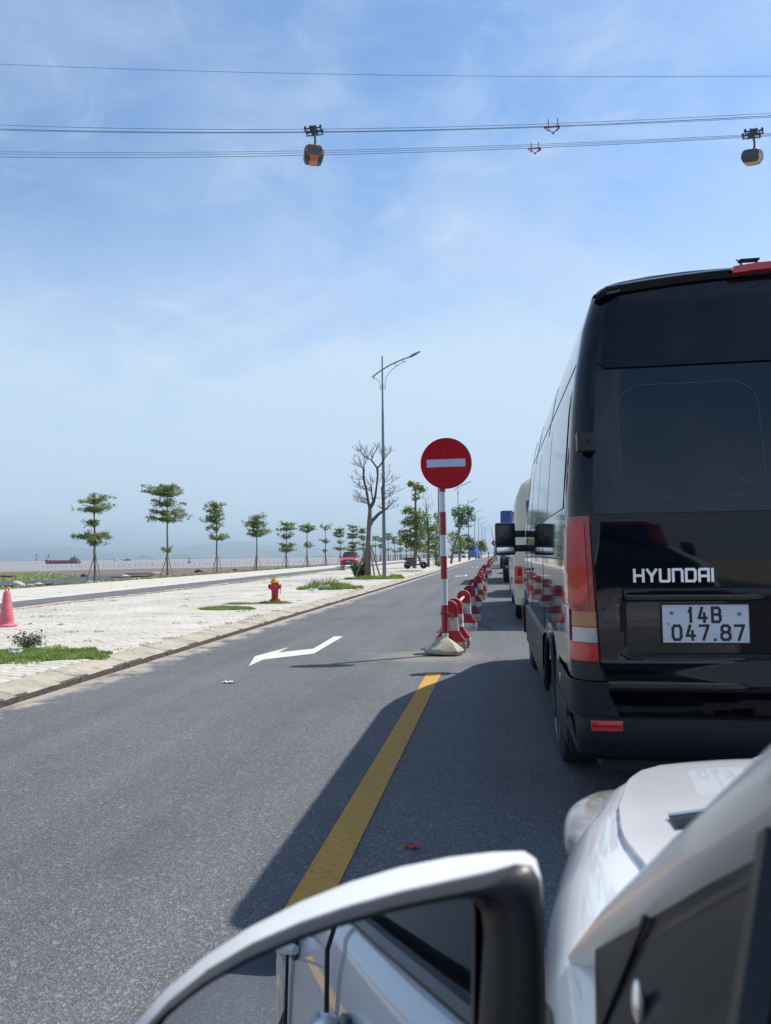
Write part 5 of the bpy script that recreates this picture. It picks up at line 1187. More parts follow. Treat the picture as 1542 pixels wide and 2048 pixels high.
def tiered(root,h,tiers,seed,dens_=1.0,ls=.13,tripodh=1.15):
    rg=random.Random(seed); tp=trunkpts(h*.97,(rg.uniform(-.08,.08),rg.uniform(-.08,.08)),rg,10,.02)
    mb=MB(); mb.tube(tp,[.062*(1-.75*k/10)+.008 for k in range(11)],8)
    cr_m=MB()
    def tpos(z):
        k=min(9,max(0,int(z/(h*.97)*10))); return tp[k].lerp(tp[k+1],z/(h*.97)*10-k)
    for (zlo,zhi,rl,rr_) in tiers:
        H_=zhi-zlo; nb=max(6,int(11*max(rl,rr_)+4)); layers=max(1,int(round(H_/.42)))
        gap=rg.uniform(0,2*PI)
        for ly in range(layers):
            za=zlo+H_*ly/layers; zb_=zlo+H_*(ly+1)/layers; up_=zb_-za; sc_=1.0 if layers==1 else (rg.uniform(.72,1.0))
            for b in range(nb):
                a=2*PI*(b+rg.uniform(-.45,.45))/nb
                if abs((a-gap+PI)%(2*PI)-PI)<.35: continue
                ext=(rr_ if math.cos(a)>0 else rl)*sc_; L_=max(.12,(ext*abs(math.cos(a))+.5*(rl+rr_)*.85*abs(math.sin(a)))*rg.choice((.45,.7,.85,1.0,1.12)))
                p0=tpos(max(.3,za-.06)); d=Vector((math.cos(a),math.sin(a),0)); rise=up_*rg.uniform(.35,1.0)
                pts=[p0,p0+d*L_*.5+Vector((0,0,rise*.65)),p0+d*L_+Vector((rg.uniform(-.08,.08),rg.uniform(-.08,.08),rise+rg.uniform(-.10,.06)))]
                mb.tube(pts,[.014,.009,.004],4,False)
                nc=max(2,int(L_*7))
                for c_ in range(nc):
                    u=.18+.86*(c_+rg.random())/nc; q=pts[0].lerp(pts[1],u*2) if u<.5 else pts[1].lerp(pts[2],min(1,u*2-1))
                    q=q+Vector((rg.gauss(0,.09),rg.gauss(0,.09),rg.gauss(.03,.05)))
                    for _ in range(int(15*dens_)): leaf(cr_m,q+Vector((rg.gauss(0,.075),rg.gauss(0,.075),rg.gauss(0,.035+.05*min(1,up_)))),ls*rg.uniform(.5,1.1),rg,.35,.5)
    mb.build('trunk',m_bark,root); cr_m.build('crown',lf_tier,root,ang=0,fix=False)
    if tripodh: tripod(root,tripodh,.42,rg,3,.028,rg.uniform(0,2))
XT=-18.6
def tree_row(px,topy,tiers_px,Y,seed,label,ls=.13):
    # tiers in pixels rows (y top, y bottom, left px, right px)
    X=XT; base=Vector((aty(px,1130,Y).x,Y,.125)); root=thing('tiered_tree',tuple(base),label,'tree','young tiered trees along the waterfront')
    hz_=lambda y: aty(px,y,Y).z-.125
    k=Y/FPX*1.03
    tiered(root,hz_(topy)+0.02,[(hz_(b),hz_(a),l*k,r*k) for a,b,l,r in tiers_px],seed,1.55 if Y<60 else 1.0,ls if Y<60 else .17,1.25)
    mb=MB(); rg=random.Random(seed+99)
    mb.rbox(-.5,.5,-.5,.5,-.04,.012,.01); mb.build('tree_pit_kerb',m_slab,root)
rows=[(190,981,[(988,1024,36,34),(1036,1049,28,10),(1061,1076,50,22),(1078,1090,20,14)],34.0,'leftmost waterfront tree, with a flat top tier and a long lower tier reaching left'),
(335,968,[(970,992,36,38),(996,1012,22,32),(1018,1042,34,32),(1094,1100,10,10)],41.5,'second waterfront tree from the left, tall with feathery broad tiers'),
(434,1002,[(1004,1024,18,25),(1024,1044,26,24),(1044,1062,20,18),(1067,1080,26,26)],48.7,'third waterfront tree from the left, ragged dense crown'),
(513,1026,[(1027,1040,14,16),(1040,1056,22,20),(1056,1072,18,22)],56.6,'fourth waterfront tree from the left, compact rounded crown'),
(572,1043,[(1043,1060,16,16),(1066,1078,11,17),(1086,1103,11,20)],64.4,'fifth waterfront tree from the left, three stacked tiers above the hydrant'),
(614,1046,[(1047,1064,15,16),(1083,1094,4,12)],71.4,'sixth waterfront tree from the left, single high tuft and a small side tuft'),
(651,1048,[(1049,1060,10,11),(1077,1085,10,5),(1098,1102,6,4)],79,'seventh waterfront tree from the left, thin with tiny flat tiers'),
(681,1055,[(1056,1074,12,12),(1080,1086,2,9),(1093,1100,10,14)],86.4,'waterfront tree directly behind the roof of the red car'),
(707,1047,[(1048,1064,11,11),(1066,1076,12,12),(1082,1102,11,12)],94,'dense many tiered waterfront tree right of the red car'),
(727,1055,[(1056,1066,9,8),(1070,1080,9,8),(1085,1100,9,8)],101,'waterfront tree just left of the bare tree trunk'),
(751,1071,[(1071,1080,7,7),(1086,1094,7,5)],110.6,'small waterfront tree between the bare tree and the lamp pole'),
(762,1073,[(1073,1084,6,6),(1087,1096,6,4)],118,'waterfront tree immediately left of the lamp pole'),
(777,1064,[(1065,1080,8,8),(1095,1102,5,4)],123.5,'waterfront tree immediately right of the lamp pole'),
(790,1071,[(1071,1087,8,8),(1098,1105,7,7)],131,'second waterfront tree right of the lamp pole'),
(802,1078,[(1078,1090,7,7),(1095,1103,6,6)],139,'waterfront tree left of the leafy tree behind the scooter'),
(813,1082,[(1082,1092,7,7),(1098,1104,5,5)],147,'waterfront tree seen against the left edge of the tall leafy tree')]
for i,(px,ty,tr,Y,lb) in enumerate(rows): tree_row(px,ty,tr,Y,100+i,lb)
lbl=['first','second','third','fourth','fifth','sixth','seventh','eighth']
for i in range(8):
    Y=156+9*i; px=prj((XT,Y,1))[0]; tree_row(px,1080+i*2.0,[(1080+i*2,1088+i*2,6,6),(1096+i,1102+i,5,5)],Y,140+i,lbl[i]+' of the tiny far waterfront trees seen through the leafy trees above the scooter')
# ---------- bare pruned tree
Yb=34.3
def zp(x,y,dy=0):
    p=aty(680+x/6.828,870+y/6.828,Yb+dy); return Vector((p.x,p.y,p.z))
bt=thing('bare_tree',tuple(Vector((zp(385,1900).x,Yb,.13))),'bare pruned tree without leaves beside the tall lamp, propped by poles','tree')
bo=Vector(bt.location); kz=.0034
rg=random.Random(12)
mb=MB()
def br(pts,rad,dy=None):
    dy=dy or [0]*len(pts); q=[zp(x,y,d)-bo for (x,y),d in zip(pts,dy)]; mb.tube(q,[r*kz for r in rad],9); return q
br([(387,1975),(385,1920),(382,1800),(380,1650),(385,1500),(390,1380),(394,1290),(402,1200),(405,1120),(410,1040),(408,990)],[50,45,43,40,34,31,31,34,30,27,24])
mb.build('trunk',m_bark,bt)
TW=[]
def limb(pts,rad,dy=None):
    global mb
    mb=MB(); q=br(pts,rad,dy); mb.build('limb',m_bark2,bt); return q
l1=limb([(408,1000),(392,940),(380,880),(374,820),(358,740),(340,670),(325,600),(322,540),(326,462)],[22,20,18,18,16,15,17,15,17],[0,0,.05,.1,.15,.2,.2,.2,.2])
l2=limb([(408,1000),(440,950),(462,905),(482,840),(492,760),(504,660),(512,560),(510,450)],[26,26,22,17,15,13,12,16],[0,-.05,-.1,-.1,-.15,-.2,-.2,-.2])
l2a=limb([(508,452),(470,400),(430,345)],[13,11,12],[-.2,-.2,-.2]); l2b=limb([(512,450),(555,405),(592,345)],[13,11,10],[-.2,-.1,0])
l3=limb([(405,1230),(435,1175),(480,1130),(525,1080),(575,1045),(600,1025),(592,960),(585,880),(580,800),(572,712)],[30,28,24,21,20,20,19,18,17,16],[0,.1,.2,.3,.4,.5,.5,.5,.5,.5])
l4=limb([(452,900),(440,840),(430,770),(425,708)],[14,10,10,11],[-.1,-.25,-.3,-.3])
def twig(m_,p,d,L_,r,lev,rg):
    pts=[p]; n=5; dd=d.normalized()
    for k in range(n):
        dd=(dd+Vector((rg.uniform(-.25,.25),rg.uniform(-.25,.25),rg.uniform(-.08,.22)))).normalized(); pts.append(pts[-1]+dd*(L_/n))
    m_.tube(pts,[r*(1-.75*k/n) for k in range(n+1)],4 if lev else 5,False)
    if lev<3:
        for k in range(rg.randint(3,5) if lev==0 else rg.randint(2,4)):
            i=rg.randint(1,n-1); nd=(dd+Vector((rg.uniform(-.9,.9),rg.uniform(-.9,.9),rg.uniform(-.35,.7)))).normalized(); twig(m_,pts[i],nd,L_*rg.uniform(.3,.55),r*.55,lev+1,rg)
tm=MB()
def fan(q,zx,zy,n,L_,rg,i=-1):
    p=q[i]
    for k in range(n):
        twig(tm,p,Vector((zx+rg.uniform(-.5,.5),rg.uniform(-.5,.5),zy+rg.uniform(-.4,.4))),L_*rg.uniform(.75,1.2),.016,0,rg)
fan(l1,-.35,.9,4,.85,rg); fan(l1,-1,.3,2,.9,rg); fan(l1,-1,.15,2,.75,rg,-3); fan(l1,-1,.35,3,.85,rg,4); fan(l1,-1,.0,3,.85,rg,2); fan(l1,-1,.1,3,.9,rg,1)
fan(l2a,-1,.75,3,1.0,rg); fan(l2a,.2,1,3,.7,rg); fan(l2b,.7,.9,3,.75,rg); fan(l2b,.1,1,2,.8,rg); fan(l2,.6,.9,2,.5,rg,5)
fan(l3,.9,.8,4,.8,rg); fan(l3,1,.35,3,1.15,rg,7); fan(l3,1,.45,4,.75,rg,5); fan(l3,-.6,.7,3,.5,rg,5); fan(l3,.9,.3,2,.6,rg,8)
fan(l4,-.3,1,3,.6,rg); fan(l4,-1,.5,2,.5,rg,2)
tm.build('twigs',m_bark2,bt)
for (xb,yb_,xt,yt,dy) in ((215,1945,365,1510,-.3),(475,1945,405,1500,-.2),(555,1960,420,1500,.1),(300,1850,362,1545,.7)):
    mb=MB(); mb.tube([zp(xb,yb_,dy)-bo,zp(xt,yt,0)-bo],[.042,.036],7); mb.build('support_pole',m_pole,bt)
mb=MB(); mb.tube([zp(400,862,0)-bo,zp(585,862,.5)-bo],.014,5); mb.build('tie_rod',m_galv,bt)
# ---------- leafy pavement trees (large leaved)
def leafy(name,px,Y,label,trunk_px,blobs,seed,lm,dens_=1,ls=.26,X=None,tr=.13,barep=0):
    base=aty(px,1130,Y); base.z=.13; root=thing(name,tuple(base),label,'tree','leafy trees on the near pavement')
    rg=random.Random(seed); q=[aty(x,y,Y)-base for x,y in trunk_px]; q[0].z=-.05
    mb=MB(); mb.tube(q,[tr*(1-.72*k/(len(q)-1)) for k in range(len(q))],9)
    cm=MB(); k=Y/FPX*1.02
    for (x,y,rx,ry,n) in blobs:
        c=aty(x,y,Y)-base; c.y+=rg.uniform(-.3,.3)*rx*k
        # branch towards the clump, then rosettes of leaves
        anchor=min(q,key=lambda p:(p-c).length+(2 if p.z>c.z else 0)); mb.tube([anchor,(anchor+c)/2+Vector((0,0,-.1)),c],[tr*.3,tr*.2,.012],5,False)
        for _ in range(int(n*dens_)):
            while True:
                u=Vector((rg.uniform(-1,1),rg.uniform(-1,1),rg.uniform(-1,1)))
                if .15<u.length<=1: break
            p=c+Vector((u.x*rx*k,u.y*rx*k*.9,u.z*ry*k))
            if rg.random()<.25: mb.tube([c,p],[.012,.006],3,False)
            for j in range(rg.randint(5,9)): leaf(cm,p+Vector((rg.gauss(0,.13),rg.gauss(0,.13),rg.gauss(0,.08))),ls*rg.uniform(.6,1.25),rg,.6,.55)
    if barep:
        for j in range(barep): twig(mb,q[-1-rg.randint(0,1)],Vector((rg.uniform(-.8,.8),rg.uniform(-.5,.5),1)),rg.uniform(.7,1.3),.014,1,rg)
    mb.build('trunk',m_bark,root); cm.build('crown',lm,root,ang=0,fix=False)
    return root
leafy('leafy_tree',829,60.3,'tall leafy tree behind the parked scooter with a narrow tufted top',[(829,1140),(831,1100),(832,1060),(831,1020),(831,990),(832,968)],
 [(832,972,10,8,26),(842,980,8,8,16),(822,968,6,5,10),(832,992,7,9,12),(818,1022,12,9,30),(840,1030,13,11,30),(815,1045,13,10,32),(835,1052,14,12,34),(812,1068,14,10,34),(838,1072,16,12,34),(820,1088,15,9,34),(842,1092,14,9,26),(808,1078,10,7,18),(828,1038,9,9,18)],41,lf_cat,1.0,.26,tr=.17)
leafy('leafy_tree',857,64,'sparse leafy tree with bare twigs on top, right of the scooter tree',[(857,1138),(856,1095),(858,1060),(853,1030),(852,1006)],
 [(852,1042,11,11,22),(864,1055,12,11,26),(848,1064,12,11,26),(862,1078,14,10,26),(850,1088,12,8,20),(870,1088,10,8,16),(843,1052,7,9,10)],42,lf_cat,.9,.26,tr=.14,barep=9)
leafy('leafy_tree',872,80,'leafy tree half hidden behind the striped sign post, on its left',[(872,1128),(872,1090),(874,1060),(876,1030)],
 [(876,1033,8,9,20),(870,1052,10,10,20),(878,1066,10,12,22),(868,1078,9,8,14),(880,1090,9,9,18),(870,1098,8,6,10)],43,lf_cat,.8,.28)
leafy('leafy_tree',905,84,'leaning tree with a round green crown just right of the sign post',[(902,1124),(905,1106),(911,1085),(918,1065),(922,1050),(924,1035)],
 [(925,1022,17,13,60),(916,1035,15,12,46),(936,1035,14,13,46),(926,1048,18,10,46),(912,1022,9,8,16),(940,1020,8,8,16)],44,leafmat('mid_leaf',(.05,.12,.03),(.13,.22,.06)),1.1,.24,tr=.15)
leafy('leafy_tree',921,104,'bright yellow green tree below the round crown',[(920,1120),(921,1095),(920,1080)],
 [(905,1072,12,11,34),(918,1078,14,12,44),(926,1088,12,9,30),(905,1092,12,12,34),(912,1064,9,6,14),(916,1100,10,6,14)],45,lf_lime,1.0,.26)
leafy('leafy_tree',937,122,'dark green tree right of the yellow green one',[(938,1118),(938,1095),(936,1078)],
 [(930,1078,11,10,40),(940,1083,11,11,44),(934,1094,13,8,40),(944,1095,7,8,20),(925,1090,9,9,24)],46,lf_dark,1.1,.30)
leafy('leafy_tree',961,172,'distant rounded green tree nearest the end of the road',[(962,1115),(962,1098),(961,1085)],
 [(957,1090,9,8,40),(966,1089,8,9,40),(962,1097,11,7,40),(953,1098,6,6,20),(970,1097,6,7,20),(961,1083,6,4,16)],47,lf_cat,1.2,.34)
# ============================================================ STREET FURNITURE AND SMALL THINGS
p=atz(550,1206,.13); hy=thing('fire_hydrant',(p.x,p.y,.125),'red fire hydrant with yellow cap on the cream pavement','hydrant')
mb=MB(); mb.lathe([(.135,0),(.135,.03),(.12,.034),(.12,.05),(.135,.054),(.135,.08),(.088,.09)],20); mb.build('base_flange',m_hyd,hy,ang=30)
mb=MB()
for k in range(8): a=PI/4*k; mb.lathe([(.013,.08),(.013,.098)],6,(.112*math.cos(a),.112*math.sin(a),0))
mb.build('flange_bolts',m_hyd,hy,ang=0)
mb=MB(); mb.lathe([(.086,.085),(.083,.2),(.082,.3),(.095,.34),(.098,.42),(.09,.47),(.075,.485)],20); mb.build('barrel',m_hyd,hy)
mb=MB(); mb.lathe([(.08,.48),(.112,.49),(.112,.512),(.1,.52),(.088,.555),(.06,.59),(.03,.605)],20); mb.build('bonnet',m_hydy,hy,ang=30)
mb=MB(); mb.lathe([(.028,.60),(.026,.618),(.017,.622),(.015,.66),(.004,.665)],6); mb.build('top_nut',m_hydy,hy,ang=30)
for s in (-1,1):
    mb=MB(); mb.lathe([(.045,.05),(.045,.115),(.058,.118),(.058,.15),(.03,.156)],14,(0,0,.40),Matrix.Rotation(s*PI/2,3,'Y')); mb.build('side_outlet',m_hyd,hy,ang=30)
mb=MB(); mb.lathe([(.058,.05),(.058,.115),(.075,.12),(.075,.16),(.03,.168)],16,(0,0,.375),Matrix.Rotation(PI/2,3,'X')); mb.build('front_outlet',m_hyd,hy,ang=30)
mb=MB(); pts=[(.14+.012*math.sin(k*1.9),-.03+.01*math.cos(k*2.2),.40-.022*k) for k in range(9)]; mb.tube(pts,.008,5); mb.build('chain',m_rubber,hy)
# pink cone
p=atz(13,1253,.13); cn=thing('traffic_cone',(p.x,p.y,.128),'faded pink traffic cone with a ring top at the left edge','traffic cone')
mb=MB(); mb.lathe([(.165,0),(.175,.008),(.175,.03),(.165,.038),(.13,.042)],8); mb.build('base',m_cone,cn,ang=30)
mb=MB(); mb.lathe([(.135,.040),(.122,.052),(.112,.12),(.114,.125),(.094,.28),(.096,.284),(.072,.44),(.074,.444),(.055,.57),(.048,.59),(.02,.60)],24); mb.build('body',m_cone,cn,ang=30)
mb=MB(); mb.tube([(.032*math.cos(a),0,.625+.032*math.sin(a)) for a in [2*PI*k/14 for k in range(15)]],.013,6,False); mb.build('ring_handle',m_cone,cn)
# scooter
p=atz(835,1137,.13); sc=thing('motor_scooter',(p.x-.05,57.0,.13),'dark motor scooter parked on the pavement by the leafy tree','scooter')
def sb_(name,m,f,**k): mb=MB(); f(mb); return mb.build(name,m,sc,**k)
m_navy=M('navy_scooter_paint',(.008,.012,.03),.25,coat=.8)
for x in (-.62,.64):
    wo=link('wheel',None,sc,(x,0,.28)); ax=Matrix.Rotation(PI/2,3,'X')
    mb=MB(); mb.lathe([(.2,-.045),(.26,-.04),(.28,-.015),(.28,.015),(.26,.04),(.2,.045)],20,(0,0,0),ax); mb.build('tyre',m_rubber,wo)
    mb=MB(); mb.lathe([(.2,-.03),(.21,0),(.2,.03)],20,(0,0,0),ax) if False else None
    for k in range(6): a=PI/3*k; mb.obox((.1*math.cos(a),0,.1*math.sin(a)),(math.cos(a),0,math.sin(a)),(0,1,0),(-math.sin(a),0,math.cos(a)),.1,.02,.014)
    mb.tube([(.2*math.cos(a),0,.2*math.sin(a)) for a in [2*PI*k/18 for k in range(19)]],.016,5,False); mb.lathe([(.05,-.05),(.05,.05)],10,(0,0,0),ax); mb.build('rim',m_rim,wo)
sb_('rear_body',m_navy,lambda m:m.prism([(-.88,.70),(-.97,.80),(-.7,.84),(-.1,.76),(.06,.62),(.14,.36),(-.05,.28),(-.35,.30),(-.45,.45),(-.7,.62)],lambda u,v:Vector((u,-.11,v)),lambda u,v:Vector((u,.11,v))))
sb_('seat',m_rubber,lambda m:m.rbox(-.78,.02,-.12,.12,.77,.87,.035))
sb_('floorboard',m_navy,lambda m:m.prism([(-.1,.28),(.32,.26),(.42,.34),(.36,.38),(.0,.36)],lambda u,v:Vector((u,-.13,v)),lambda u,v:Vector((u,.13,v))))
sb_('leg_shield',m_navy,lambda m:m.prism([(.3,.3),(.42,.3),(.44,.55),(.36,.85),(.28,.98),(.18,.98),(.26,.78),(.33,.55)],lambda u,v:Vector((u,-.2,v)),lambda u,v:Vector((u,.2,v))))
sb_('fork',m_galv,lambda m:(m.tube([(.62,-.07,.28),(.5,-.07,.55),(.36,-.03,.85)],.022,6),m.tube([(.62,.07,.28),(.5,.07,.55),(.36,.03,.85)],.022,6)))
sb_('front_mudguard',m_navy,lambda m:m.grid([[(.62+.31*math.cos(a),y,.28+.31*math.sin(a)) for a in [R(35+15*k) for k in range(8)]] for y in (-.06,.06)]))
sb_('handlebar',m_rubber,lambda m:(m.tube([(.12,-.34,1.02),(.24,-.12,1.0),(.24,.12,1.0),(.12,.34,1.02)],.018,6),m.tube([(.18,-.28,1.02),(.22,-.32,1.2)],.007,4),m.tube([(.18,.28,1.02),(.22,.32,1.2)],.007,4)))
sb_('mirror',m_rubber,lambda m:(m.sphere((.2,-.34,1.24),.02,.06,.04,8,5),m.sphere((.2,.34,1.24),.02,.06,.04,8,5)))
sb_('headlight',m_clear,lambda m:m.sphere((.32,0,.99),.1,.12,.08,10,6))
sb_('exhaust',m_galv,lambda m:m.tube([(-.2,-.13,.3),(-.5,-.15,.32),(-.85,-.15,.42)],[.03,.05,.055],8))
sb_('engine',m_rubber,lambda m:m.rbox(-.66,-.1,-.09,.12,.2,.46,.05))
sb_('stand',m_galv,lambda m:m.tube([(-.1,.1,.25),(-.02,.22,.0)],.014,5))
sb_('tail_light',m_redlens,lambda m:m.rbox(-.97,-.9,-.07,.07,.74,.80,.01))
sb_('rear_carrier',m_galv,lambda m:m.tube([(-.7,-.1,.86),(-.95,-.08,.92),(-.95,.08,.92),(-.7,.1,.86)],.014,5))
# green bin
p=atz(878,1131,.13); bn=thing('green_bin',(p.x-.05,p.y,.13),'green plastic bin left of the striped sign post','bin')
mb=MB(); mb.grid([[(-a,-a,z),(a,-a,z),(a,a,z),(-a,a,z)] for a,z in ((.27,.06),(.36,.95),(.38,.96),(.38,1.0))],True); mb.f.append((12,13,14,15)); mb.build('body',m_green,bn,ang=0)
mb=MB(); mb.rbox(-.40,.40,-.42,.38,1.0,1.09,.03); mb.build('lid',m_green,bn)
mb=MB(); mb.lathe([(.08,-.3),(.08,.3)],12,(0,.28,.08),Matrix.Rotation(PI/2,3,'Y')); mb.build('wheels',m_rubber,bn)
# far no entry / no passing sign on a leaning post + long thin leaning pole
p=aty(988,1086,110); fs=thing('far_round_sign',(-1.0,110,0),'small dark red round sign on a leaning post beside the far end of the queue','road sign')
bx=aty(990,1113,110).x+1.0
mb=MB(); mb.tube([(.25,0,0),(p.x+1.0,0,p.z)],.05,6); mb.build('post',m_galv,fs)
mb=MB(); mb.lathe([(.36,-.02),(.37,0),(.36,.02)],24,(p.x+1.0,-.06,p.z),Matrix.Rotation(PI/2,3,'X')); mb.build('disc',m_signred,fs,ang=30)
mb=MB(); mb.box(p.x+1-.06,p.x+1+.06,-.12,-.085,p.z-.15,p.z+.15); mb.build('white_bar',m_signwh,fs,ang=0)
q0=aty(981.5,1052,112); q1=aty(992,1106,112); lp=thing('leaning_pole',(q1.x,112,0),'long thin leaning pole rising above the small far round sign','pole')
mb=MB(); mb.tube([(0.1,0,0),(q1.x-q1.x,0,q1.z),(q0.x-q1.x,0,q0.z)],.045,6); mb.build('pole',m_galv,lp)
# delineators near the far truck
for i,(px,py,Y,lb,mt) in enumerate(((940,1112,150,'red lane post in front of the far blue covered truck',m_redp),(956,1110,165,'pale lane post right of the far blue truck',m_whp),(959.5,1109.5,168,'orange lane post right of the pale one',m_orange),(976.5,1108,190,'thin red lane post standing alone in the far roadway',m_redp))):
    X=aty(px,1110,Y).x; d=thing('lane_post',(X,Y,.0 if px>970 else .02),lb,'lane post','plastic lane posts'); 
    mb=MB(); mb.lathe([(.22,0),(.22,.05),(.08,.07)],10); mb.build('base',m_rubber if mt is m_whp else mt,d); mb=MB(); mb.lathe([(.09,.06),(.075,1.3 if i else 1.7),(.03,1.4 if i else 1.78)],10); mb.build('post',mt,d)
# concrete marker at the edge of the side path
p=atz(687,1141,.12); cm_=thing('concrete_marker',(p.x,p.y,.12),'grey concrete block with a dark slot beside the red car','concrete block')
mb=MB(); mb.rbox(-.2,.2,-.15,.15,0,.42,.02); mb.build('block',m_conc,cm_); mb=MB(); mb.box(-.05,.05,-.156,-.152,.12,.3); mb.build('slot',m_rubber,cm_,ang=0); mb=MB(); mb.rbox(-.5,-.22,-.1,.1,0,.14,.03); mb.build('broken_piece',m_pred,cm_)
# person by the far barriers
def person(loc,label,shirt,scale=1.0):
    root=thing('person',loc,label,'person')
    J={'pel':((0,0,.95),.13),'che':((0,0,1.32),.16),'nek':((0,0,1.50),.055),'hd0':((0,-.01,1.60),.085),'hd1':((0,-.01,1.74),.085),
    'sl':((-.19,0,1.42),.06),'el':((-.26,.02,1.14),.042),'hl':((-.24,-.10,.9),.035),'sr':((.19,0,1.42),.06),'er':((.27,.02,1.14),.042),'hr':((.24,-.12,.92),.035),
    'tl':((-.10,0,.9),.095),'kl':((-.11,-.02,.5),.065),'al':((-.11,.02,.09),.045),'fl':((-.12,-.14,.04),.04),'tr':((.10,0,.9),.095),'kr':((.13,-.03,.5),.065),'ar':((.14,.02,.09),.045),'fr':((.16,-.14,.04),.04)}
    E_=[('pel','che'),('che','nek'),('nek','hd0'),('hd0','hd1'),('che','sl'),('sl','el'),('el','hl'),('che','sr'),('sr','er'),('er','hr'),('pel','tl'),('tl','kl'),('kl','al'),('al','fl'),('pel','tr'),('tr','kr'),('kr','ar'),('ar','fr')]
    ks=list(J); me=bpy.data.meshes.new('body'); me.from_pydata([J[k][0] for k in ks],[(ks.index(a),ks.index(b)) for a,b in E_],[]); o=link('body',me,root)
    md=o.modifiers.new('skin','SKIN'); 
    sl_=me.skin_vertices[0].data if len(me.skin_vertices) else None
    if sl_ is None:
        bm=bmesh.new(); bm.from_mesh(me); bm.verts.layers.skin.verify(); bm.to_mesh(me); bm.free(); sl_=me.skin_vertices[0].data
    for i,k in enumerate(ks): sl_[i].radius=(J[k][1],)*2; sl_[i].use_root=(k=='pel')
    o.modifiers.new('sub','SUBSURF').levels=1
    dg=bpy.context.evaluated_depsgraph_get(); dg.update(); m2=bpy.data.meshes.new_from_object(o.evaluated_get(dg)); o.modifiers.clear(); o.data=m2
    sk=M('skin',(.28,.15,.1),.6); tr=M('dark_trousers',(.02,.022,.035),.8); m2.materials.clear(); m2.materials.append(shirt); m2.materials.append(tr); m2.materials.append(sk)
    for p_ in m2.polygons:
        c=p_.center; p_.material_index=2 if (c.z>1.49 or (abs(c.x)>.2 and c.z<1.2)) else (1 if c.z<.98 else 0); p_.use_smooth=True
    mb=MB(); mb.sphere((0,.01,1.72),.095,.105,.09,10,6); mb.build('hair',m_rubber,root)
    root.scale=(scale,)*3; return root
q=aty(990.5,1110,113); person((q.x,113,0),'person in a blue shirt standing by the far end of the barriers',m_blue2)
q=aty(977,1104,230); person((q.x,230,0),'tiny dark clad person far down the empty road',m_rubber)
# ---------- litter
def crumple(name,loc,r,m,label,cat,seed,fl=.35):
    rg=random.Random(seed); mb=MB(); n=9; P=[]
    for i in range(n):
        P.append([(r*(j/(n-1)-.5)*2+rg.uniform(-.15,.15)*r,r*.6*(i/(n-1)-.5)*2+rg.uniform(-.15,.15)*r,abs(rg.gauss(.3,.35))*r*fl) for j in range(n)])
    P=[[v for j,v in enumerate(row) if True] for row in P]
    mb.grid(P); o=mb.build(name,m,None,loc,ang=0,fix=False); tag(o,label,cat); return o
p=atz(457,1366,0); crumple('crumpled_paper',(p.x,p.y,.005),.055,m_litter,'small white crumpled paper lying alone on the asphalt','litter',1)
p=atz(825,1696,0); crumple('red_wrapper',(p.x,p.y,.005),.032,m_redlit,'small red wrapper on the shaded asphalt right of the yellow line','litter',2)
for i,(px,py,r_,lb) in enumerate(((628,1183,.14,'white plastic bag at the front edge of the large grass clump'),(650,1178,.18,'clear white plastic bag in the middle of the large grass clump'),(88,1291,.06,'white tissue beside the small shrub in the nearest grass'),(38,1309,.07,'flat white card lying in the nearest grass patch'))):
    p=atz(px,py,.15); crumple('plastic_bag',(p.x,p.y-.05,.16),r_,m_litter,lb,'litter',10+i,.9)
# ---------- grass patches
def grass(name,label,cx,cy,rx,ry,n,h,seed,mat_=None,kind='stuff',tilt=0,w_=.008,z0=.13):
    rg=random.Random(seed); mb=MB()
    for _ in range(n):
        while True:
            u,v=rg.uniform(-1,1),rg.uniform(-1,1)
            e=u*u+v*v
            if e<.62+.75*mnoise.noise(Vector((u*2.6+seed,v*2.6,0)))+.25*mnoise.noise(Vector((u*8+seed,v*8,0))): break
        x=cx+u*rx+v*tilt; y=cy+v*ry; hh=h*rg.uniform(.4,1.15)*(1.1-.6*e)*(1+.8*max(-.6,mnoise.noise(Vector((u*5,v*5,seed))))); a=rg.uniform(0,2*PI); ww=w_*rg.uniform(.6,1.4)
        dx,dy=math.cos(a)*ww,math.sin(a)*ww; lx,ly=rg.uniform(-.6,.6)*hh,rg.uniform(-.6,.6)*hh
        q=len(mb.v); mb.v+=[(x-dx,y-dy,z0),(x+dx,y+dy,z0),(x+lx*.5+dx*.7,y+ly*.5+dy*.7,z0+hh*.6),(x+lx,y+ly,z0+hh),(x+lx*.5-dx*.7,y+ly*.5-dy*.7,z0+hh*.6)]; mb.f.append((q,q+1,q+2,q+3,q+4))
    o=mb.build(name,mat_ or lf_grass,ang=0,fix=False); tag(o,label,'grass',kind=kind); return o
grass('grass_patch','bright grass patch with a small shrub at the left edge of the pavement',-5.45,7.95,1.05,.62,15000,.055,1,tilt=.25)
grass('grass_patch','long low grass strip in front of the hydrant',-5.85,15.3,.78,.34,7000,.06,2,tilt=-.1)
grass('grass_patch','large tall grass clump between the hydrant and the bare tree',-5.7,24.4,1.15,1.0,9000,.15,3,w_=.012)
grass('weedy_clump','dry weeds standing in the large grass clump',-5.9,24.6,.9,.8,700,.32,4,lf_weed,w_=.010)
grass('grass_patch','small grass tufts at the foot of the hydrant',-5.35,17.1,.5,.22,1600,.06,5)
grass('grass_patch','low weeds round the foot of the bare tree',-6.0,33.9,1.15,.7,5000,.14,6,w_=.014)
grass('grass_patch','weeds on the kerb beside the tall lamp',-4.9,34.6,.45,.9,2600,.16,7,w_=.012)
grass('grass_patch','thin grass line on the pavement in front of the scooter',-5.9,48.5,1.1,.7,1500,.07,8,w_=.014)
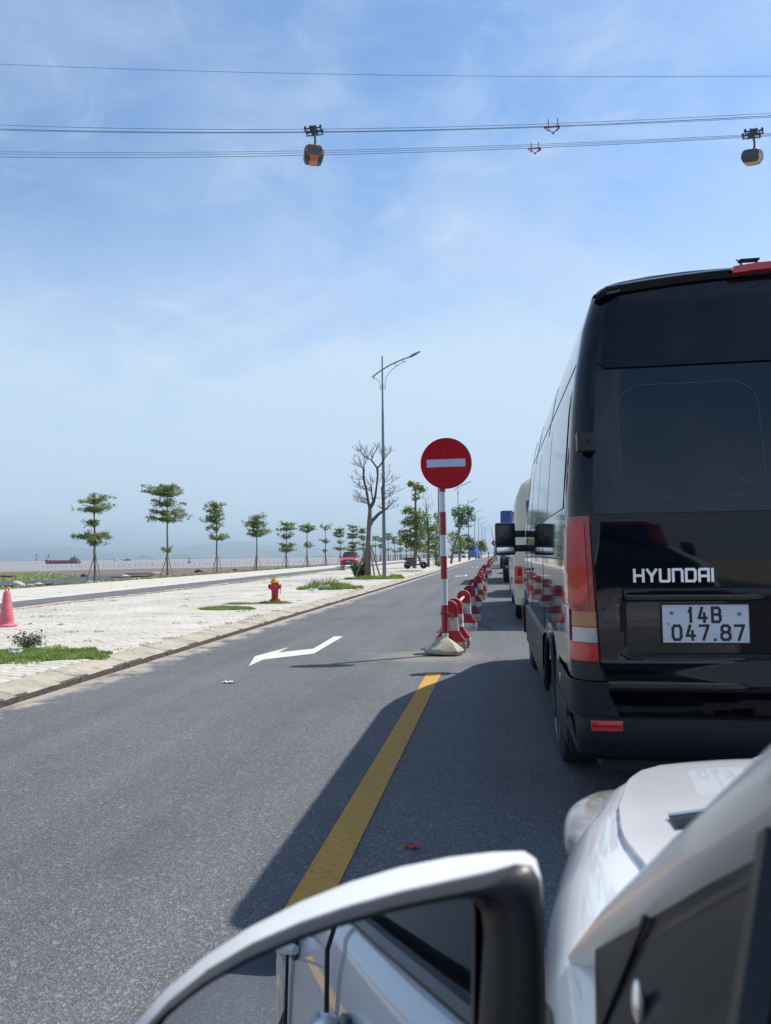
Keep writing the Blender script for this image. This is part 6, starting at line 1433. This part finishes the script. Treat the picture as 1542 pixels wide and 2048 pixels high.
grass('grass_patch','weeds along the foot of the painted path kerb',xn(30)+.18,30,.10,20,2200,.04,9,lf_weed,w_=.012,tilt=-.42)
grass('grass_patch','tufts left of the hydrant on the pavement',-6.1,16.9,.45,.18,700,.05,12)
def scatter(name,label,pts,h,seed,m_):
    rg=random.Random(seed); mb=MB()
    for (x,y,r_,n) in pts:
        for _ in range(n):
            a=rg.uniform(0,2*PI); rr=r_*rg.random()**.6; bx=x+math.cos(a)*rr; by=y+math.sin(a)*rr; hh=h*rg.uniform(.4,1.2); a2=rg.uniform(0,PI); w_=.006+.0004*y; lx,ly=rg.uniform(-.7,.7)*hh,rg.uniform(-.7,.7)*hh
            q=len(mb.v); mb.v+=[(bx-math.cos(a2)*w_,by-math.sin(a2)*w_,.125),(bx+math.cos(a2)*w_,by+math.sin(a2)*w_,.125),(bx+lx,by+ly,.13+hh)]; mb.f.append((q,q+1,q+2))
    tag(mb.build(name,m_,ang=0,fix=False),label,'weeds',kind='stuff')
rg=random.Random(91)
scatter('kerb_weeds','small weeds in the joint between pavement and kerb',[(-4.56-rg.uniform(0,.06),rg.uniform(5,45),rg.uniform(.05,.16),rg.randint(8,30)) for _ in range(36)],.022,1,lf_weed)
scatter('pavement_weeds','tiny weed tufts in the pavement joints',[(rg.uniform(-10.6,-4.8),rg.uniform(7,50),rg.uniform(.04,.18),rg.randint(8,40)) for _ in range(70)],.03,2,lf_grass)
scatter('patch_fringe','thin sparse blades fringing the nearest grass patch',[(-5.75+rg.uniform(-1.1,.85),7.95+rg.uniform(-.75,.75),.15,50) for _ in range(34)],.05,3,lf_grass)
scatter('sand_clumps','dry weeds along the edge of the promenade',[(-18.9-rg.uniform(0,.4),rg.uniform(22,80),rg.uniform(.1,.4),rg.randint(30,80)) for _ in range(70)],.12,4,lf_weed)
def shrub(loc,r,h,n,ls,label,lm,seed,name='small_shrub'):
    root=thing(name,loc,label,'shrub'); rg=random.Random(seed); mb=MB(); cm=MB()
    for k in range(14):
        a=rg.uniform(0,2*PI); d=Vector((math.cos(a)*rg.uniform(.2,1)*r,math.sin(a)*rg.uniform(.2,1)*r,h*rg.uniform(.5,1))); mb.tube([(0,0,0),d*.5+Vector((0,0,.05*h)),d],[.006,.005,.002],4,False)
        for _ in range(n//14):
            u=rg.uniform(.35,1.05); leaf(cm,d*u+Vector((rg.gauss(0,.18*r),rg.gauss(0,.18*r),rg.gauss(0,.12*h))),ls*rg.uniform(.6,1.3),rg,.7,.6)
    mb.build('stems',m_bark2,root); cm.build('leaves',lm,root,ang=0,fix=False)
p=atz(50,1299,.13); shrub((p.x,p.y+.05,.13),.22,.20,650,.035,'small dark green shrub growing from the nearest grass patch',leafmat('shrub_leaf',(.04,.075,.03),(.15,.18,.09),.15),3)
p=atz(722,1157,.13); shrub((p.x-.1,p.y,.13),.55,.75,900,.14,'dark leafy bush at the foot of the bare tree',lf_dark,4,'dark_bush')
p=atz(868,1136,.13); shrub((p.x,64,.13),.6,.8,600,.12,'straggly bush between the scooter and the green bin',lf_weed,6,'straggly_bush')
# ---------- waste ground left: weeds, rocks, tarps, logs
def gz(x,y):
    # height of the shore ground by casting from above
    return None
sg=bpy.data.objects['shore_ground']
from mathutils.bvhtree import BVHTree
bv=BVHTree.FromPolygons([v.co for v in sg.data.vertices],[tuple(p.vertices) for p in sg.data.polygons])
def ground(x,y):
    h=bv.ray_cast(Vector((x,y,20)),Vector((0,0,-1))); return h[0].z if h[0] else -.1
TP=[(atz(px,py,-.2).x,atz(px,py,-.2).y,rx,ry) for px,py,rx,ry in ((60,1165,4,5),(118,1160,3.5,4),(215,1154,3.5,4),(10,1164,2.5,4))]
rg=random.Random(31); mb=MB(); mb2=MB()
for _ in range(26000):
    y=24+rg.random()**1.6*95; x=-19.1-rg.random()**1.3*62
    if y+1.05*x-24+26*mnoise.noise(Vector((x*.09,y*.09,2)))>0: continue
    if mnoise.noise(Vector((x*.16,y*.16,7)))<-.05: continue
    if any(((x-tx)/trx)**2+((y-ty)/tr_y)**2<1 for tx,ty,trx,tr_y in TP): continue
    z=ground(x,y); hh=rg.uniform(.06,.20)*(1+.9*max(0,mnoise.noise(Vector((x*.35,y*.35,5))))); w_=.03+.001*y; a=rg.uniform(0,PI); dx,dy=math.cos(a)*w_,math.sin(a)*w_; lx,ly=rg.uniform(-.15,.15),rg.uniform(-.15,.15)
    m_=mb if rg.random()<.6 else mb2; q=len(m_.v); m_.v+=[(x-dx,y-dy,z-.02),(x+dx,y+dy,z-.02),(x+dx*.6+lx*.5,y+dy*.6+ly*.5,z+hh*.6),(x+lx,y+ly,z+hh),(x-dx*.6+lx*.5,y-dy*.6,z+hh*.6)]; m_.f.append((q,q+1,q+2,q+3,q+4))
tag(mb.build('waste_ground_grass',lf_grass,ang=0,fix=False),'green grass covering the waste ground beyond the promenade','grass',kind='stuff')
tag(mb2.build('waste_ground_weeds',lf_weed,ang=0,fix=False),'dry yellowish weeds mixed into the waste ground beyond the promenade','weeds',kind='stuff')
def rock(px,py,rx,rz,label,seed,m=None,z=-.1,name='pale_rock',cat='rock'):
    p=atz(px,py,z); 
    g0=ground(p.x,p.y); p=atz(px,py,g0); rg=random.Random(seed); mb=MB(); mb.sphere((0,0,rz*.6),rx,rx*.7,rz,12,7,.13,rg); mb.build(name,m or m_rock,None,(p.x,p.y,ground(p.x,p.y)),ang=50); o=bpy.context.scene.objects[-1] if False else None
for i,(px,py,rx,rz,lb,mm,nm) in enumerate(((34,1172,.34,.2,'largest white rock, left of the first waterfront tree',m_rock,'pale_rock'),(45,1175,.22,.13,'white rock touching the right side of the largest one',m_rock,'pale_rock'),(76,1171,.30,.12,'flat white rock between the largest rock and the first tree',m_rock,'pale_rock'),(60,1173,.25,.1,'brownish rubble between two white rocks',m_conc,'rubble_heap'),(115,1170,.2,.08,'small flat pale stone just left of the first tree',m_rock,'pale_rock'),(168,1155,.3,.22,'black plastic bag heap behind the first tree',m_tarp,'black_bag_heap'),(250,1154,.3,.12,'white rock in the weeds between the first two trees',m_rock,'pale_rock'),(312,1149,.5,.15,'sandy heap left of the second tree',M('sand_heap',(.42,.33,.2),.9,var=.15),'sand_heap'),(397,1145,.35,.2,'dark driftwood heap left of the third tree',m_bark2,'driftwood_heap'),(470,1141,.25,.12,'dark clod between the third and fourth trees',m_bark2,'mud_clod'),(10,1154,.8,.15,'dark driftwood pile at the left edge',m_bark2,'driftwood_heap'),(8,1182,.2,.1,'small pale stone at the far left pavement edge',m_rock,'pale_rock'),(556,1139,.3,.14,'dark debris heap left of the fifth tree',m_bark2,'mud_clod'))):
    rg=random.Random(60+i); p=atz(px,py,-.1)
    for _ in range(3): p=atz(px,py,ground(p.x,p.y))
    mb=MB(); mb.sphere((0,0,rz*.5),rx,rx*.7,rz,12,7,.16,rg)
    if i in (0,2,6,3,5,7,8,10,12): mb.sphere((rx*.9,rx*.2,rz*.25),rx*.5,rx*.4,rz*.6,10,6,.2,rg); mb.sphere((-rx*.8,-.1,rz*.2),rx*.4,rx*.35,rz*.5,10,6,.2,rg)
    o=mb.build(nm,mm,None,(p.x,p.y,p.z),ang=50); tag(o,lb,'rock' if 'rock' in nm or 'stone' in lb else 'debris')
for i,(px,py,rx,ry,lb) in enumerate(((60,1165,4,5,'dark tarpaulin sheet spread in the grass behind the white rocks'),(118,1160,3.5,4,'second dark tarpaulin, in the grass left of the first tree'),(215,1154,3.5,4,'dark tarpaulin right of the first tree'),(10,1164,2.5,4,'dark tarpaulin at the left picture edge'))):
    p=atz(px,py,-.2); rg=random.Random(80+i); P=[]
    n=12
    for a_ in range(n+1):
        row=[]
        for b_ in range(n+1):
            u=a_/n*2-1; v=b_/n*2-1; s_=1/max(1,math.hypot(u,v)); x=p.x+u*rx*s_*(1+.1*mnoise.noise(Vector((u*3,v*3,i)))); y=p.y+v*ry*s_; row.append((x,y,ground(x,y)+.05+.05*rg.random()))
        P.append(row)
    mb=MB(); mb.grid(P); o=mb.build('tarpaulin',m_tarp,ang=60); tag(o,lb,'tarpaulin','dark tarpaulins on the waste ground')
p=atz(275,1151,-.2); z_=ground(p.x,p.y); mb=MB(); mb.tube([(p.x-1.2,p.y,z_+.15),(p.x+1.3,p.y+.3,z_+.12)],.07,6); tag(mb.build('fallen_pole',m_pole),'pale pole lying in the weeds between the first two trees','pole')
# ---------- ship, beacons, buoy, boats, stakes
Ys=684.; p=atz(125,1127.5,-3); sh=thing('cargo_ship',(p.x,p.y,-3),'long red cargo ship lying on the water at the left','ship')
m_hull=M('ship_hull_red',(.20,.035,.04),.7,var=.25,vscale=.3); k=.478
def hullrow(z,xa,xb,bw): return [(xa,0,z),(xa+2,-bw,z),(xb-1,-bw,z),(xb,-bw*.8,z),(xb,bw*.8,z),(xb-1,bw,z),(xa+2,bw,z)]
L2=38*k
mb=MB(); mb.grid([hullrow(-.3,-L2+.6,L2-.5,3.5),hullrow(1.5,-L2,L2,3.8),hullrow(2.6,-L2-.2,L2+.1,3.9)],True); mb.f.append(tuple(14+j for j in range(7))); mb.build('hull',m_hull,sh,ang=40)
mb=MB(); mb.grid([hullrow(2.5,-L2-.3,-L2+4.0,3.7),hullrow(4.3,-L2-.8,-L2+3.6,3.9)],True); mb.f.append(tuple(7+j for j in range(7))); mb.build('bow_deck',m_hull,sh,ang=40)
mb=MB(); mb.box(-L2+5,L2-9,-3,3,2.6,3.3); 
for j in range(8): mb.box(-L2+5.4+j*2.6,-L2+5.6+j*2.6,-3.1,3.1,2.6,3.5)
mb.build('cargo_hatch',m_hull,sh,ang=0)
mb=MB(); mb.box(L2-8.5,L2-1,-3.2,3.2,2.6,4.6); mb.box(L2-7.5,L2-3,-2.8,2.8,4.6,6.2); mb.box(L2-5.5,L2-4.6,-.5,.5,6.2,7.6); mb.build('deckhouse',M('deckhouse_grey',(.13,.11,.11),.7),sh,ang=0)
mb=MB(); mb.tube([(L2-6,0,6),(L2-6,0,9)],.12,5); mb.build('mast',m_mast,sh)
def beacon(px,Y,ytop,ybase,label,mt=0):
    b0=aty(px,ybase,Y); t0=aty(px,ytop,Y); r=thing('beacon_tower',tuple(b0),label,'beacon','beacon towers on the water'); H_=t0.z-b0.z; n=6
    for j in range(n):
        mb=MB(); ra=lambda u:H_*(.17-.11*u); mb.lathe([(ra(j/n),H_*.8*j/n),(ra((j+1)/n)*1.0,H_*.8*(j+1)/n)],10); mb.build('tower_band',(m_blue if j%2 else m_whp) if not mt else (m_mast if j>2 else m_whp),r,ang=0)
    mb=MB(); mb.lathe([(H_*.13,H_*.8),(H_*.13,H_*.83),(H_*.05,H_*.84),(H_*.05,H_*.93),(H_*.07,H_*.94),(H_*.01,H_)],10); mb.build('lantern',m_mast,r)
beacon(73,1500,1107.5,1123,'slim blue and white banded beacon at the far left on the water')
beacon(96.5,1560,1108,1121,'white beacon with a dark top just behind the ship bow',1)
p=atz(379,1126,-3); b_=thing('red_buoy',tuple(p),'red buoy with a pointed cage on the water between the second and third trees','buoy')
mb=MB(); mb.lathe([(1.25,-.3),(1.3,.4),(1.0,1.1),(.5,1.4),(.3,1.5)],14); mb.build('float',m_redp,b_); mb=MB()
for j in range(4): a=PI/2*j+.4; mb.tube([(.9*math.cos(a),.9*math.sin(a),1.0),(.2*math.cos(a),.2*math.sin(a),3.6)],.10,5)
mb.lathe([(.35,3.5),(.35,4.1),(.05,4.6)],8); mb.build('cage',m_redp,b_)
for i,(px,Y,L_,lb,mt) in enumerate(((253,1400,10,'dark small boat far out between the first two trees',m_mast),(231,1350,6,'tiny white boat left of the dark one',m_litter))):
    c=aty(px,1117,Y); r=thing('small_boat',(c.x,Y,-3),lb,'boat'); mb=MB(); mb.grid([[(-L_*a,0,z),(-L_*.7*a,-1.6,z),(L_*a,-1.6,z),(L_*a,1.6,z),(-L_*.7*a,1.6,z)] for a,z in ((.8,-.2),(1,1.6))],True); mb.f.append((5,6,7,8,9)); mb.build('hull',mt,r,ang=0); mb=MB(); mb.box(0,L_*.6,-1.2,1.2,1.6,3.4); mb.build('cabin',mt,r,ang=0)
rg=random.Random(77); sm_=[]
for j in range(3):
    mb=MB(); mb.tube([(0,0,-.8),(.05,0,.5),(.08,.03,1.2+.35*j)],[.09,.08,.07],5); sm_.append(mb.mesh('fishing_stake',m_bark2))
for j in range(70):
    u=j/70+rg.uniform(-.006,.006); px=85+u*560; q=atz(px,1139.0-(px/656)*12.5+rg.uniform(-.8,.6),-3.2); o=link('fishing_stake',sm_[rg.randrange(3)],None,(q.x,q.y,-3.0)); o.rotation_euler=(rg.uniform(-.1,.1),rg.uniform(-.15,.15),rg.uniform(0,6)); tag(o,'thin wooden fishing stake standing in the shallow water along the mud','stake','fishing stakes in the shallow water')
# low fence posts along the far promenade
fm=MB(); fm.rbox(-.06,.06,-.06,.06,0,1.0,.01); fm.box(-.05,.05,-1.5,1.5,.82,.88) ; fme=fm.mesh('promenade_fence_section',m_galv,30)
fr=thing('promenade_fence',(-19.3,0,.1),'low grey railing along the far waterfront behind the lamp and trees','fence')
pm=MB(); pm.rbox(-.07,.07,-.07,.07,0,1.1,.01); pme=pm.mesh('fence_post',m_galv,30); rm=MB(); rm.tube([(0,0,.95),(0,3,.95)],.03,5); rm.tube([(0,0,.5),(0,3,.5)],.02,5); rme=rm.mesh('fence_rail',m_galv)
for j in range(45):
    y=104+3*j; link('fence_post',pme,fr,(0,y,0)); link('fence_rail',rme,fr,(0,y,0))
# wire scraps by the barriers
mb=MB(); rg=random.Random(9)
for j in range(6): a=rg.uniform(-.5,1.2); mb.tube([(0,0,.06),(.08,.03*rg.uniform(-1,1),.04+.03*rg.random()),(.2+.12*rg.random(),.12*rg.uniform(-1,1),.012)],.004,4)
tag(mb.build('wire_scrap',m_rust,None,(-.46,12.6,0)),'rusty wire scrap sticking out beside the third barrier stand','wire')
